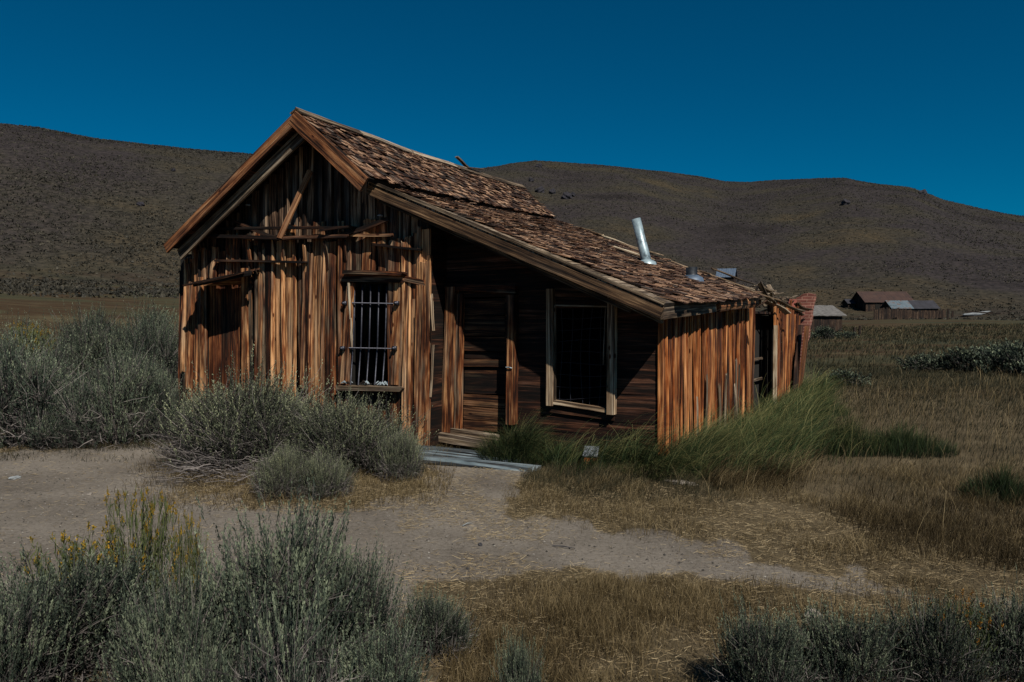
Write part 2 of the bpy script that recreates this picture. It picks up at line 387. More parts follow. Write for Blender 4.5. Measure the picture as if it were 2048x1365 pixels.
def tube(pts, rad, n=8, cap=True):
    pts = [np.array(p, float) for p in pts]; V = []; F = []
    for i, p in enumerate(pts):
        d = pts[min(i + 1, len(pts) - 1)] - pts[max(i - 1, 0)]; d /= np.linalg.norm(d)
        a = np.cross(d, [0, 0, 1.]) if abs(d[2]) < .9 else np.cross(d, [1., 0, 0]); a /= np.linalg.norm(a); b = np.cross(d, a)
        r = rad[i] if hasattr(rad, '__len__') else rad
        for k in range(n):
            t = k / n * math.tau; V.append(p + r * (math.cos(t) * a + math.sin(t) * b))
    for i in range(len(pts) - 1):
        for k in range(n): F.append((i * n + k, i * n + (k + 1) % n, (i + 1) * n + (k + 1) % n, (i + 1) * n + k))
    if cap:
        for s_ in (0, (len(pts) - 1) * n):
            for k in range(1, n - 2, 2): F.append((s_, s_ + k, s_ + k + 1, s_ + k + 2 if k + 2 < n else s_))
    return V, F
class MB:
    def __init__(s): s.V = []; s.F = []
    def add(s, VF):
        b = len(s.V); s.V += list(VF[0]); s.F += [tuple(i + b for i in f) for f in VF[1]]; return s
    def build(s, name, m, parent=None, smooth=True):
        me = bpy.data.meshes.new(name); me.from_pydata([tuple(map(float, v)) for v in s.V], [], [tuple(dict.fromkeys(f)) for f in s.F]); me.update()
        me.polygons.foreach_set('use_smooth', [smooth] * len(me.polygons)); me.materials.append(m)
        o = bpy.data.objects.new(name, me); sc.collection.objects.link(o); o.parent = parent; return o
def boxVF(lo, hi):
    x0, y0, z0 = lo; x1, y1, z1 = hi
    return ([(x0, y0, z0), (x1, y0, z0), (x1, y1, z0), (x0, y1, z0), (x0, y0, z1), (x1, y0, z1), (x1, y1, z1), (x0, y1, z1)],
            [(0, 3, 2, 1), (4, 5, 6, 7), (0, 1, 5, 4), (1, 2, 6, 5), (2, 3, 7, 6), (3, 0, 4, 7)])

# ------------------------------------------------------------------ cabin (local frame: x along the front, y into depth, z up)
TH = R_(30)
d0 = ray(858, 700); P0 = np.array([d0[0] / d0[1] * 9.6, 9.6, 0.0])
U = np.array([math.cos(TH), -math.sin(TH), 0]); Vv = np.array([math.sin(TH), math.cos(TH), 0])
def to_local_dir(d): return np.array([d @ U, d @ Vv, d[2]])
CAML = to_local_dir(np.array([0, 0, EYE]) - P0); CAML[2] = EYE
def FP(px, py, b=0.):          # point on the vertical plane y=b
    d = to_local_dir(ray(px, py)); t = (b - CAML[1]) / d[1]; return CAML + d * t
def WP(px, py, a):             # point on the vertical plane x=a
    d = to_local_dir(ray(px, py)); t = (a - CAML[0]) / d[0]; return CAML + d * t
def toworld(l): l = np.asarray(l, float); return P0 + l[0] * U + l[1] * Vv + np.array([0, 0, l[2]])
OV = -.42; OV2 = -.22; RB = .36
AL = FP(358, 700, 0)[0]
apF = FP(592, 226, OV); brF = FP(738, 357, OV); evF = FP(1331, 607, OV2); brL = FP(738, 362, OV2); lfF = FP(331, 490, OV)
apB = WP(1045, 378, apF[0]); brB = WP(1108, 436, brF[0]); evB = WP(1518, 592, evF[0]); AR = FP(1323, 700, RB)[0]
print('AL', AL, 'ap', apF, apB, 'br', brF, brB, 'ev', evF, evB, 'lf', lfF, 'AR', AR)
cabin = empty('weathered_cabin', tuple(P0), -TH, 'old sun-burnt orange brown board cabin with sagging shingle roof behind the sagebrush', 'cabin')
FN = (0, -1, 0)
def zrake(a):                   # underside of the roof along the gable front
    if a < apF[0]: t = (a - lfF[0]) / (apF[0] - lfF[0]); return lfF[2] + t * (apF[2] - lfF[2])
    if a < brF[0]: t = (a - apF[0]) / (brF[0] - apF[0]); return apF[2] + t * (brF[2] - apF[2])
    t = (a - brL[0]) / (evF[0] - brL[0]); return min(brF[2], brL[2]) + t * (evF[2] - brL[2]) - .02
# openings on the gable
w1a, w1b = FP(700, 600), FP(786, 600); wz0 = FP(740, 768)[2]; wz1 = FP(740, 568)[2]
dr0, dr1 = FP(411, 600)[0], FP(496, 600)[0]; drz = FP(450, 556)[2]
ZT = FP(600, 478)[2]            # top of the lower course
LEAN = .02
wb = WB(); a = AL; edges = []
while a < -.02:
    wdt = random.choice([.09, .13, .16, .19, .22]) * random.uniform(.9, 1.1)
    if a + wdt > -.05: wdt = -a
    edges.append((a, a + wdt)); a += wdt + random.choice([.006, .012, .03, .045])
def put(a0, a1, z0, z1, off, **k):
    if z1 - z0 < .08: return
    c = (a0 + a1) / 2
    wb.board((c + LEAN * z0 * 0, -off, z0), (c + LEAN * (z1 - z0) * .6, -off, z1), (1, 0, 0), FN, a1 - a0, k.get('th', .026), 12,
             cup=random.uniform(-.02, .034), warp=random.uniform(.004, .022), rnd=k.get('rnd'), jag=.015)
for a0, a1 in edges:
    off = random.uniform(.0, .055); top = min(ZT + random.uniform(-.12, .22), zrake((a0 + a1) / 2) - .25)
    c = (a0 + a1) / 2; bot = random.uniform(-.02, .06)
    if dr0 < c < dr1: put(a0, a1, drz, top, off)
    elif w1a[0] - .02 < c < w1b[0] + .02:
        put(a0, a1, bot, wz0 - .06, off - .02); put(a0, a1, wz1 + .05, top, off)
    else: put(a0, a1, bot, top, off)
# battens, bowed and partly missing
for a0, a1 in edges:
    if random.random() < .3: continue
    x = a1 + .008
    if dr0 - .03 < x < dr1 + .02 or w1a[0] - .1 < x < w1b[0] + .12: continue
    z1 = ZT + random.uniform(-.3, .05); z0 = random.choice([0, 0, 0, random.uniform(.3, .9)])
    wb.board((x, -.062, z0), (x + LEAN * .6 * z1, -.055 - random.uniform(0, .02), z1), (1, 0, 0), FN, random.uniform(.03, .065), .03, 12, cup=.016, warp=.02, jag=.03)
wb.build('front_wall', M['wall'], cabin)
# upper gable boards
wb = WB(); a = AL + .15
while a < brF[0] + .55:
    wdt = random.uniform(.1, .2); c = a + wdt / 2; z1 = zrake(c) - .1
    if z1 > ZT - .2: put(a, a + wdt, ZT - .35, z1, -.03 - random.uniform(0, .02), rnd=random.uniform(.1, .9))
    if random.random() < .6 and z1 > ZT + .3: wb.board((a + wdt, .0, ZT - .1), (a + wdt, .005, z1 - .03), (1, 0, 0), FN, .045, .02, 6, warp=.005)
    a += wdt + .012
wb.build('gable_boards', M['gable'], cabin)
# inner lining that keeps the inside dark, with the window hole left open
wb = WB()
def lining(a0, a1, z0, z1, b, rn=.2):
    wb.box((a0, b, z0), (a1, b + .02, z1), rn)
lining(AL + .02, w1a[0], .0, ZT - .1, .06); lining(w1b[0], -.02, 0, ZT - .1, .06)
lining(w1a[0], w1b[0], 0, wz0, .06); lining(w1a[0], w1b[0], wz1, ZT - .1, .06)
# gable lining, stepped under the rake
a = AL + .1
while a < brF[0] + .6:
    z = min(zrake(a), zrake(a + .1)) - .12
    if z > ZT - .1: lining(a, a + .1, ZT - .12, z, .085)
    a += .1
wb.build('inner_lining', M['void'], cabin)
# rear and left walls, floor
BB = apB[1] - .25
wb = WB(); b = 0.1
while b < BB:
    wd_ = random.uniform(.13, .2); wb.board((AL, b + wd_ / 2, 0), (AL, b + wd_ / 2, lfF[2] - .12), (0, 1, 0), (-1, 0, 0), wd_, .03, 3, warp=.01); b += wd_ + .004
wb.build('left_wall', M['wall'], cabin)
wb = WB(); a = AL
while a < AR - .3:
    wd_ = .2; c = a + .1
    wb.board((c, BB, 0), (c, BB, zrake(c) - .15 if c < evF[0] else 1.7), (1, 0, 0), (0, 1, 0), wd_, .03, 3, warp=.006); a += wd_ - .004
wb.build('rear_wall', M['wall'], cabin)
# boarded doorway at the left of the gable
d = empty('boarded_doorway', (0, 0, 0)); d.parent = cabin
wb = WB(); a = dr0
while a < dr1 - .02:
    wd_ = min(random.uniform(.12, .2), dr1 - a); wb.board((a + wd_ / 2, .055, .02), (a + wd_ / 2, .055, drz + .04), (1, 0, 0), FN, wd_ - .01, .02, 6, cup=.004, warp=.004, rnd=random.uniform(.25, .6)); a += wd_
wb.build('door_board', M['door2'], d)
wb = WB()
wb.board((dr0 - .045, -.1, 0), (dr0 - .02, -.1, drz + .02), (1, 0, 0), FN, .09, .08, 6, warp=.006, rnd=.7)
wb.board((dr1 + .03, -.12, 0), (dr1 + .05, -.12, drz + .12), (1, 0, 0), FN, .12, .1, 6, warp=.006, rnd=.75)
wb.board(FP(408, 566, -.09), FP(502, 560, -.09), (0, 0, 1), FN, .1, .06, 5, rnd=.6, warp=.004)
wb.build('door_frame', M['wall'], d)
wb = WB(); p = FP(385, 566, -.3); q = FP(501, 541, -.26)
wb.board(p, q, (0, 1, .25), (0, -.25, 1), .34, .025, 8, warp=.01); p2 = FP(386, 569, -.42); q2 = FP(500, 546, -.36)
wb.board(p2, q2, (0, 0, 1), FN, .07, .03, 6, rnd=.2)
wb.build('door_hood', M['dark'], d)
# barred window
wn = empty('barred_window', (0, 0, 0)); wn.parent = cabin
wb = WB()
lt, lb = FP(700, 566, -.07), FP(686, 768, -.07); rt, rb = FP(795, 566, -.07), FP(788, 770, -.07)
wb.board(lb, lt, (1, 0, 0), FN, .115, .06, 6, warp=.004, rnd=.65)
wb.board(rb, rt, (1, 0, 0), FN, .11, .06, 6, warp=.004, rnd=.7)
wb.board(FP(680, 556, -.1), FP(806, 558, -.1), (0, 0, 1), FN, .10, .07, 6, warp=.004, rnd=.4)
wb.board(FP(684, 545, -.17), FP(803, 547, -.17), (0, 0, 1), FN, .05, .2, 7, warp=.012, rnd=.2, jag=.02)
wb.board(FP(804, 556, -.08), FP(857, 568, -.08), (0, 0, 1), FN, .07, .03, 3, warp=.003, rnd=.6)
wb.build('frame', M['wall'], wn)
wb = WB(); wb.board(FP(673, 776, -.14), FP(802, 780, -.14), (0, 0, 1), FN, .06, .2, 6, warp=.008, rnd=.7, jag=.03)
wb.build('sill', M['greywood'], wn)
for k in range(22):
    mb = MB(); x = FP(random.uniform(684, 792), 770, -.05)[0]; y = random.uniform(-.12, .02); s_ = random.uniform(.02, .06)
    V, F = tube([(x - s_, y, wz0 + .0), (x, y + .02, wz0 + random.uniform(.01, .035)), (x + s_, y + .01, wz0 + .0)], [.004, .02, .004], 5)
    mb.add((V, F)).build('sill_scrap', M['foil'] if k % 3 else M['greywood'], wn)
for x0 in (708.5, 724, 740.5, 757, 772.5):
    V, F = tube([FP(x0 - 7.5, 770, -.03), FP(x0 - 2, 690, -.032), FP(x0 + 1, 572, -.03)], .011, 6)
    MB().add((V, F)).build('bar', M['iron'], wn)
for y0, xa, xb in ((607, 690, 794), (697, 686, 790)):
    V, F = tube([FP(xa, y0 - 1, -.06), FP(xb, y0 + 1, -.06)], .011, 6); m_ = MB().add((V, F))
    for xx in (xa, xb):
        c = FP(xx, y0, -.085); m_.add(boxVF(c - .028, c + .028))
        m_.add(tube([c + (0, -.03, 0), c + (0, -.055, 0)], .018, 6))
    m_.build('crossbar', M['iron'], wn)
# left pale splinter by the window
wb = WB(); wb.board(FP(697, 566, -.1), FP(703, 700, -.06), (1, 0, 0), FN, .02, .02, 5, warp=.01, rnd=.9); wb.build('loose_splinter', M['pale'], wn)
# loose boards of the old awning across the gable
def loose(x0, y0, x1, y1, out, wdt, dep, rn=.3, m='dark', jag=.03, warp=.012, name='awning_slat', out2=None):
    w_ = WB(); p, q = FP(x0, y0, -out), FP(x1, y1, -(out2 if out2 is not None else out))
    ax = q - p; n_ = np.cross(ax, (0, 1, 0)); 
    w_.board(p, q, n_, FN, wdt, dep, 12, warp=warp, rnd=rn, jag=jag); w_.build(name, M[m], cabin)
loose(420, 457, 706, 456, .16, .035, .09)
loose(402, 473, 560, 475, .2, .05, .1); loose(552, 476, 695, 473, .17, .045, .1, .5); loose(690, 470, 782, 470, .12, .035, .06, .7, 'wall')
loose(426, 522, 608, 524, .14, .03, .1)
loose(744, 490, 836, 498, .13, .03, .1)
loose(446, 436, 556, 478, .14, .05, .03, .4)
loose(672, 474, 776, 438, .14, .06, .03, .4)
loose(620, 341, 558, 476, .06, .095, .02, .6, 'rake', .01, .004, 'hanging_board', .2)
loose(700, 452, 640, 462, .2, .03, .03, .5)
for (x0, y0, x1, y1) in ((452, 478, 455, 510), (518, 480, 521, 520), (566, 478, 564, 545), (607, 490, 610, 560), (497, 500, 503, 545), (544, 478, 552, 505), (648, 482, 655, 540), (689, 480, 691, 520)):
    w_ = WB(); p, q = FP(x0, y0, -.12), FP(x1, y1, -.06); w_.board(p, q, (1, 0, 0), FN, random.uniform(.02, .05), .02, 4, warp=.008, rnd=random.random(), jag=.03); w_.build('hanging_splinter', M['wall'], cabin)
for x0, y0 in ((478, 411), (500, 411), (764, 432)):
    c = FP(x0, y0, -.02); V, F = tube([c, c + (0, -.06, 0)], .012, 6); V2, F2 = tube([c + (-.03, -.055, 0), c + (.03, -.055, 0)], .007, 5)
    MB().add((V, F)).add((V2, F2)).build('insulator_peg', M['whiteboard'], cabin)
# corner board and its splitting trim
wb = WB(); wb.board((-.05, -.075, .0), (-.02, -.075, 2.42), (1, 0, 0), FN, .16, .05, 10, warp=.01, rnd=.75, jag=.02)
wb.board((-.2, -.06, .0), (-.19, -.06, 1.95), (1, 0, 0), FN, .1, .03, 8, warp=.008, rnd=.6)
wb.board((.04, -.02, 2.5), (.035, -.03, 2.15), (0, 1, 0), (1, 0, 0), .09, .02, 5, warp=.01, rnd=.7)
wb.build('corner_board', M['wall'], cabin)
wb = WB(); wb.board(FP(862, 588, -.05), FP(867, 662, -.12), (1, 0, 0), FN, .028, .015, 6, warp=.014, rnd=.8)
wb.board(FP(866, 690, -.1), FP(860, 795, -.05), (1, 0, 0), FN, .025, .015, 6, warp=.012, rnd=.7); wb.build('split_trim', M['pale'], cabin)
# side of the gable block inside the recess
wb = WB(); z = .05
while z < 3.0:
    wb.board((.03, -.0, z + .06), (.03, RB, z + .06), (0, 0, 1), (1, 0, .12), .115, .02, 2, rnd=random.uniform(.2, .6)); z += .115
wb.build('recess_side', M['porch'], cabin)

# porch wall: lapped horizontal boards with a door and a wire window
dL, dR = FP(925, 700, RB)[0], FP(1008, 700, RB)[0]; dZ = FP(965, 594, RB)[2]; dz0 = .06
wL, wR = FP(1107, 700, RB)[0], FP(1214, 700, RB)[0]; wB, wT = FP(1150, 812, RB)[2], FP(1160, 612, RB)[2]
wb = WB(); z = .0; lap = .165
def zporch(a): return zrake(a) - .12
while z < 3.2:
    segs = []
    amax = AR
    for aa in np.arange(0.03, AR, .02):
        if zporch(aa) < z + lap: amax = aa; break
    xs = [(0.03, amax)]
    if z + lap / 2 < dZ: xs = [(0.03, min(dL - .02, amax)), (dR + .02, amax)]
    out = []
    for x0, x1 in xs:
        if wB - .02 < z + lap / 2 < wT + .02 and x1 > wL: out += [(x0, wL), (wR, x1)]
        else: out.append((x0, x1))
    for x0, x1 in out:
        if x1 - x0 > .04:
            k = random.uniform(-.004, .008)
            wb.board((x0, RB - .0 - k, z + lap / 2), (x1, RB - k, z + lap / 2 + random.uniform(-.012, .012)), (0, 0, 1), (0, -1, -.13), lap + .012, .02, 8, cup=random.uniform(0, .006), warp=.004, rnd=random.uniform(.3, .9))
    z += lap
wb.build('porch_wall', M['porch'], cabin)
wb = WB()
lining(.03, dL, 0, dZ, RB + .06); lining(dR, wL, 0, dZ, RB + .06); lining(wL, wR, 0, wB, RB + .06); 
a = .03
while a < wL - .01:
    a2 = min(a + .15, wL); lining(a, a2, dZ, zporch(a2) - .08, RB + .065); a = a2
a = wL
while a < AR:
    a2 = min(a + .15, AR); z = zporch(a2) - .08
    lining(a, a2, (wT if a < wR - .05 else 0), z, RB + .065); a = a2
wb.build('porch_lining', M['void'], cabin)  # near-black lining added so no lit interior shows behind the porch boards
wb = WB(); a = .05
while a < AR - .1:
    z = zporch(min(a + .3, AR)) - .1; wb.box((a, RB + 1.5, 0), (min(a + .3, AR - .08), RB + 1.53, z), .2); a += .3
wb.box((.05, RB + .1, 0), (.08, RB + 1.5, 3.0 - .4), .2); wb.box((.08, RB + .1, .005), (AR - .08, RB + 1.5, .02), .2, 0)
wb.build('blackout_partition', M['void'], cabin)  # added panels and floor, coloured near-black so the window looks into darkness
dr = empty('plank_door', (0, 0, 0)); dr.parent = cabin
wb = WB(); ys = [597, 632, 673, 703, 719, 735, 790, 815, 842, 864]
for k in range(len(ys) - 1):
    z1 = FP(965, ys[k], RB)[2]; z0_ = FP(965, ys[k + 1], RB)[2]
    dark_ = k in (3, 5)
    wb.board((dL, RB + (.05 if dark_ else .02), (z0_ + z1) / 2), (dR, RB + (.05 if dark_ else .02), (z0_ + z1) / 2 + random.uniform(-.006, .006)), (0, 0, 1), FN, z1 - z0_ - .01, .02, 5, warp=.003, rnd=(.1 if dark_ else random.uniform(.4, .95)))
wb.build('door_planks', M['doorwood'], dr)
wb = WB()
wb.board(FP(891, 865, RB - .12), FP(900, 574, RB - .12), (1, 0, 0), FN, .14, .1, 6, warp=.004, rnd=.6)
wb.board(FP(914, 862, RB - .06), FP(918, 588, RB - .06), (1, 0, 0), FN, .1, .06, 6, warp=.004, rnd=.45)
wb.board(FP(1019, 850, RB - .13), FP(1020, 590, RB - .13), (1, 0, 0), FN, .105, .12, 6, warp=.004, rnd=.5)
wb.board(FP(888, 573, RB - .1), FP(1030, 580, RB - .1), (0, 0, 1), FN, .09, .08, 6, warp=.003, rnd=.3)
wb.build('door_frame', M['wall'], dr)
V, F = tube([FP(1012, 735, RB - .14), FP(1018, 735, RB - .15), FP(1024, 737, RB - .14)], .008, 5); MB().add((V, F)).build('latch', M['galv'], dr)
wb = WB(); wb.board(FP(866, 874, RB - .2), FP(975, 890, RB - .2), (0, 0, 1), FN, .12, .12, 5, rnd=.5, warp=.004)
wb.board(FP(898, 862, RB - .1), FP(992, 876, RB - .1), (0, 0, 1), FN, .07, .08, 5, rnd=.6, warp=.004); wb.build('threshold', M['greywood'], dr)
# wire window
ww = empty('wire_mesh_window', (0, 0, 0)); ww.parent = cabin
wb = WB()
wb.board(FP(1098.5, 812, RB - .09), FP(1098, 578, RB - .09), (1, 0, 0), FN, .085, .09, 6, warp=.003, rnd=.7)
wb.board(FP(1220, 830, RB - .1), FP(1222, 588, RB - .1), (1, 0, 0), FN, .09, .09, 6, warp=.003, rnd=.65)
wb.board(FP(1106, 805, RB - .07), FP(1213, 822, RB - .07), (0, 0, 1), FN, .05, .07, 6, warp=.002, rnd=.75)
wb.build('frame', M['pale'], ww)
wb = WB(); wb.board(FP(1108, 585, RB - .02), FP(1212, 588, RB - .02), (0, 0, 1), FN, .16, .03, 4, rnd=.5, warp=.002); wb.build('head_trim', M['dark'], ww); wb = WB()
wb.board(FP(1093, 818, RB - .03), FP(1228, 836, RB - .03), (0, 0, 1), FN, .07, .05, 4, rnd=.5, warp=.002); wb.build('sill_trim', M['dark'], ww)
wb = WB(); wb.board(FP(1109, 611, RB - .04), FP(1213, 614, RB - .04), (0, 0, 1), FN, .018, .02, 4, rnd=.8)
wb.board(FP(1109.5, 800, RB - .05), FP(1109.5, 612, RB - .05), (1, 0, 0), FN, .016, .03, 4, rnd=.5)
wb.board(FP(1206, 730, RB - .02), FP(1211, 614, RB - .02), (1, 0, 0), FN, .012, .02, 4, rnd=.9); wb.build('inner_rail', M['greywood'], ww)
mb = MB()
for i in range(5):
    x0 = 1122 + i * 21
    mb.add(tube([FP(x0 + (math.sin(t * 5 + i) * 3) - t * (6 + i) * (i > 2), 613 + t * 200, RB + .01 + .03 * math.sin(t * 3)) for t in np.linspace(0, 1, 9)], .0038, 4, False))
for j in range(8):
    y0 = 636 + j * 23
    mb.add(tube([FP(1110 + t * 102, y0 + math.sin(t * 4 + j) * 2.5, RB + .01) for t in np.linspace(0, 1, 7)], .0036, 4, False))
mb.build('wire_mesh', M['iron'], ww)

# right wall of vertical boards
bEnd = WP(1506, 700, AR)[1]
def zeave(b): t = (b - OV2) / (evB[1] - OV2); return evF[2] + (evB[2] - evF[2]) * t
wb = WB(); b = RB - .02
while b < bEnd:
    wd_ = random.uniform(.07, .16); off = random.uniform(0, .018); k = (b - RB) / (bEnd - RB)
    gr_ = random.uniform(.35, .95)
    wb.board((AR + off, b + wd_ / 2, random.uniform(-.05, .03)), (AR + off + .01, b + wd_ / 2 + .02, zeave(b) - .1), (0, 1, 0), (1, 0, 0), wd_, .022, 8, cup=random.uniform(-.006, .014), warp=.008, rnd=gr_, jag=.0)
    if random.random() < .6: wb.board((AR + .05, b + wd_, random.uniform(-.03, .2)), (AR + .045, b + wd_, zeave(b) - random.uniform(.08, .25)), (0, 1, 0), (1, 0, 0), .035, .02, 8, cup=.006, warp=.01, rnd=random.random())
    b += wd_ + .006
wb.board((AR + .0, RB - .035, -.02), (AR + .0, RB - .035, zeave(0) - .14), (1, 0, 0), FN, .06, .03, 5, rnd=.8)
wb.build('right_wall', M['side'], cabin)
for k in range(9):      # grey splintered battens low on the right wall
    b = random.uniform(1.2, 3.9); h = random.uniform(.6, 1.1)
    wb = WB(); wb.board((AR + .06, b, 0), (AR + .055, b - random.uniform(-.02, .1), h), (0, 1, 0), (1, 0, 0), random.uniform(.04, .09), .015, 5, warp=.01, rnd=random.uniform(.3, .8), jag=.05); wb.build('loose_batten', M['greywood'], cabin)
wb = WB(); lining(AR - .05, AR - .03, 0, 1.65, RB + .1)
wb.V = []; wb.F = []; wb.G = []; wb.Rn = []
wb.box((AR - .05, RB + .1, 0), (AR - .03, bEnd, 1.62), .2); wb.build('side_lining', M['void'], cabin)  # added near-black sheet, keeps the inside of this wall dark

# roofs
def lerp(p, q, t): return np.asarray(p) + (np.asarray(q) - np.asarray(p)) * t
class Patch:
    def __init__(s, a, b, c, d, sag=.0): s.c = [np.array(v, float) for v in (a, b, c, d)]; s.sag = sag    # a top front, b top back, c low front, d low back
    def p(s, u, v):    # u down the slope, v into depth
        A = lerp(s.c[0], s.c[1], v); B = lerp(s.c[2], s.c[3], v); q = lerp(A, B, u); q[2] -= s.sag * math.sin(math.pi * v) * (1 - .5 * u); return q
    def frame(s, u, v):
        e = .01; du = s.p(min(u + e, 1.05), v) - s.p(u - e, v); dv = s.p(u, v + e) - s.p(u, v - e)
        du /= np.linalg.norm(du); dv /= np.linalg.norm(dv); n = np.cross(du, dv); n = n if n[2] > 0 else -n
        return s.p(u, v), du, dv, n / np.linalg.norm(n)
def deck(patch, name, m, parent, v0=0., v1=1., th=.05, nd=10, over=0):
    wb = WB()
    L = np.linalg.norm(patch.p(0, .5) - patch.p(1, .5)); n_ = max(3, int(L / .2))
    for i in range(n_):
        u0, u1 = i / n_, (i + 1) / n_; um = (u0 + u1) / 2; sd = random.uniform(0, 300); rn = random.random()
        base = len(wb.V)
        for j in range(nd + 1):
            v = v0 + (v1 - v0) * j / nd
            for (uu, dz) in ((u0, 0), (u1, 0), (u1, -th), (u0, -th)):
                P_, du, dv, n = patch.frame(um, v); q = patch.p(uu, v) + n * (dz - .005 * (i % 2) * 0)
                wb.V.append(q); wb.G.append(((uu - u0) * L, v * 6, sd)); wb.Rn.append(rn)
        for j in range(nd):
            a_ = base + j * 4; b_ = a_ + 4
            for k in range(4): wb.F.append((a_ + k, a_ + (k + 1) % 4, b_ + (k + 1) % 4, b_ + k))
        wb.F.append((base, base + 1, base + 2, base + 3)); e_ = base + nd * 4; wb.F.append((e_, e_ + 1, e_ + 2, e_ + 3))
    return wb.build(name, m, parent)
def shingles(patch, name, m, parent, v0=0., v1=1., expo=.135, miss=.03, u0=0., u1=1.02):
    L = np.linalg.norm(patch.p(0, .5) - patch.p(1, .5)); D = np.linalg.norm(patch.p(.5, 0) - patch.p(.5, 1))
    rows = int(L * (u1 - u0) / expo); wb = WB()
    for i in range(rows + 1):
        ub = u0 + (i + 1) * expo / L
        if ub > u1: ub = u1
        v = v0 + random.uniform(0, .02)
        while v < v1:
            ws = random.uniform(.06, .15); vm = v + ws / 2 / D; v += (ws + .006) / D
            if random.random() < miss: continue
            jit = random.uniform(-.03, .035); lift = random.uniform(0, .016) + (.03 if random.random() < .05 else 0)
            P_, du, dv, n = patch.frame(min(max(ub, .02), 1.0), min(vm + random.uniform(-.002, .002), .999))
            P_ = patch.p(ub, vm)
            lo = P_ + du * jit + n * (.03 + lift); hi = P_ + du * (-.26 + jit) + n * (.008)
            tw = random.uniform(-.06, .06)
            wb.board(lo, hi, dv + du * tw, n, ws, .011, 1, cup=random.uniform(-.003, .004), rnd=random.betavariate(1.6, 1.6), jag=.008)
        if ub >= u1: break
    return wb.build(name, m, parent)
main = Patch(apF, apB, brF, brB, .04); lean = Patch(brL + (0, 0, -.02), brB + (0, 0, -.05), evF, evB, .03)
lfB = np.array([lfF[0], apB[1], lfF[2] - .05]); left = Patch(apF, apB, lfF, lfB, .03)
rf = deck(main, 'main_roof', M['dark'], cabin, .0, 1., .05); shingles(main, 'shingles', M['shingle'], rf, .004, 1.)
rf2 = deck(lean, 'lean_to_roof', M['greywood'], cabin, 0., 1., .05); 
shingles(lean, 'shingles', M['shingle'], rf2, .065, 1., miss=.02, u0=-.03)
rf3 = deck(left, 'left_roof', M['dark'], cabin, 0, 1., .05); shingles(left, 'shingles', M['shingle'], rf3, .004, 1., u0=.09)
# ridge boards
wb = WB(); rd = apB - apF; nseg = 5
for k in range(nseg):
    p = apF + rd * (k / nseg) + (0, 0, .06); q = apF + rd * ((k + 1) / nseg - .004) + (0, 0, .06)
    p[2] -= .04 * math.sin(math.pi * k / nseg); q[2] -= .04 * math.sin(math.pi * (k + 1) / nseg)
    wb.board(p + (.06, 0, -.03), q + (.06, 0, -.03), (.78, 0, -.63), (.63, 0, .78), .13, .02, 6, warp=.008, rnd=random.random(), jag=.01)
    wb.board(p + (-.06, 0, -.015), q + (-.06, 0, -.02), (.86, 0, .51), (-.51, 0, .86), .13, .02, 6, warp=.008, rnd=random.random(), jag=.01)
p = apF + rd * .68; wb.board(p + (.0, 0, .06), p + (-.05, -.35, .2), (1, 0, 0), (0, .3, 1), .07, .02, 3, warp=.01, rnd=.4); wb.board(p + (.03, -.1, .05), p + (.02, .45, .12), (1, 0, 0), (0, .1, 1), .05, .02, 3, rnd=.6)
wb.build('ridge_boards', M['greywood'], cabin)
wb = WB()
for k in range(16):    # raised splinters and pale slats along the far roof edge
    v = 1.0; u = random.uniform(.05, .95); P_, du, dv, n = lean.frame(min(u, .97), .98)
    wb.board(P_ + n * .05, P_ + du * random.uniform(.3, .8) + n * random.uniform(.05, .09) + dv * random.uniform(-.15, .12), dv, n, random.uniform(.03, .07), .012, 3, warp=.01, rnd=random.random(), jag=.02)
wb.build('rear_edge_slats', M['pale'], cabin)
# rake boards
def rakeboard(p, q, wdt, off, dep, m, rn, name='rake_board', th=.035, warp=.004):
    p = np.array(p, float); q = np.array(q, float); ax = q - p; ax /= np.linalg.norm(ax); dn = np.cross(ax, (0, 1, 0)); dn = dn if dn[2] < 0 else -dn
    p = p + dn * (wdt / 2 + off); q = q + dn * (wdt / 2 + off); p[1] = q[1] = dep
    w_ = WB(); w_.board(p, q, dn, FN, wdt, th, 10, warp=warp, rnd=rn); return w_.build(name, M[m], cabin)
rakeboard(apF + (.02, 0, .02), brF + (.0, 0, .0), .2, 0, OV - .035, 'rake', .62)
rakeboard(apF, lfF, .15, 0, OV - .037, 'rake', .5)
rakeboard(apF + (-.02, 0, -.1), lfF + (.1, 0, -.02), .17, .07, OV + .10, 'greywood', .55)
rakeboard(brL + (.02, 0, -.03), evF + (0, 0, -.02), .12, .03, OV2 - .03, 'umber', .45)
rakeboard(brL + (.02, 0, .0), evF + (0, 0, .0), .035, -.01, OV2 - .036, 'greywood', .5, 'rake_edge')
rakeboard(brL + (.1, 0, -.16), lerp(brL, evF, .9) + (0, 0, -.16), .05, .06, OV2 + .12, 'greywood', .2, 'rafter_trim')
w_ = WB()      # short lower brace near the eave, soffit side
w_.board(FP(1236, 594, OV2 + .08), FP(1322, 636, OV2 + .08), (.2, 0, 1), FN, .12, .1, 4, rnd=.3); w_.build('rafter_tail', M['greywood'], cabin)
# eave fascia: old grey board, then a stained warped one
wb = WB(); e0 = evF + (-.02, .0, -.09); t1 = (WP(1437, 600, evF[0])[1] - OV2) / (evB[1] - OV2); e1 = lerp(evF, evB, t1) + (-.02, 0, -.08)
wb.board(e0, e1, (0, 0, 1), (1, 0, 0), .16, .035, 8, warp=.006, rnd=.6); wb.build('eave_board', M['greywood'], cabin)
wb = WB(); wb.board(e1 + (.0, .08, -.0), evB + (-.02, .02, -.1), (0, 0, 1), (1, 0, 0), .17, .04, 8, cup=.03, warp=.02, rnd=.8, jag=.02); wb.build('stained_eave_board', M['rake'], cabin)
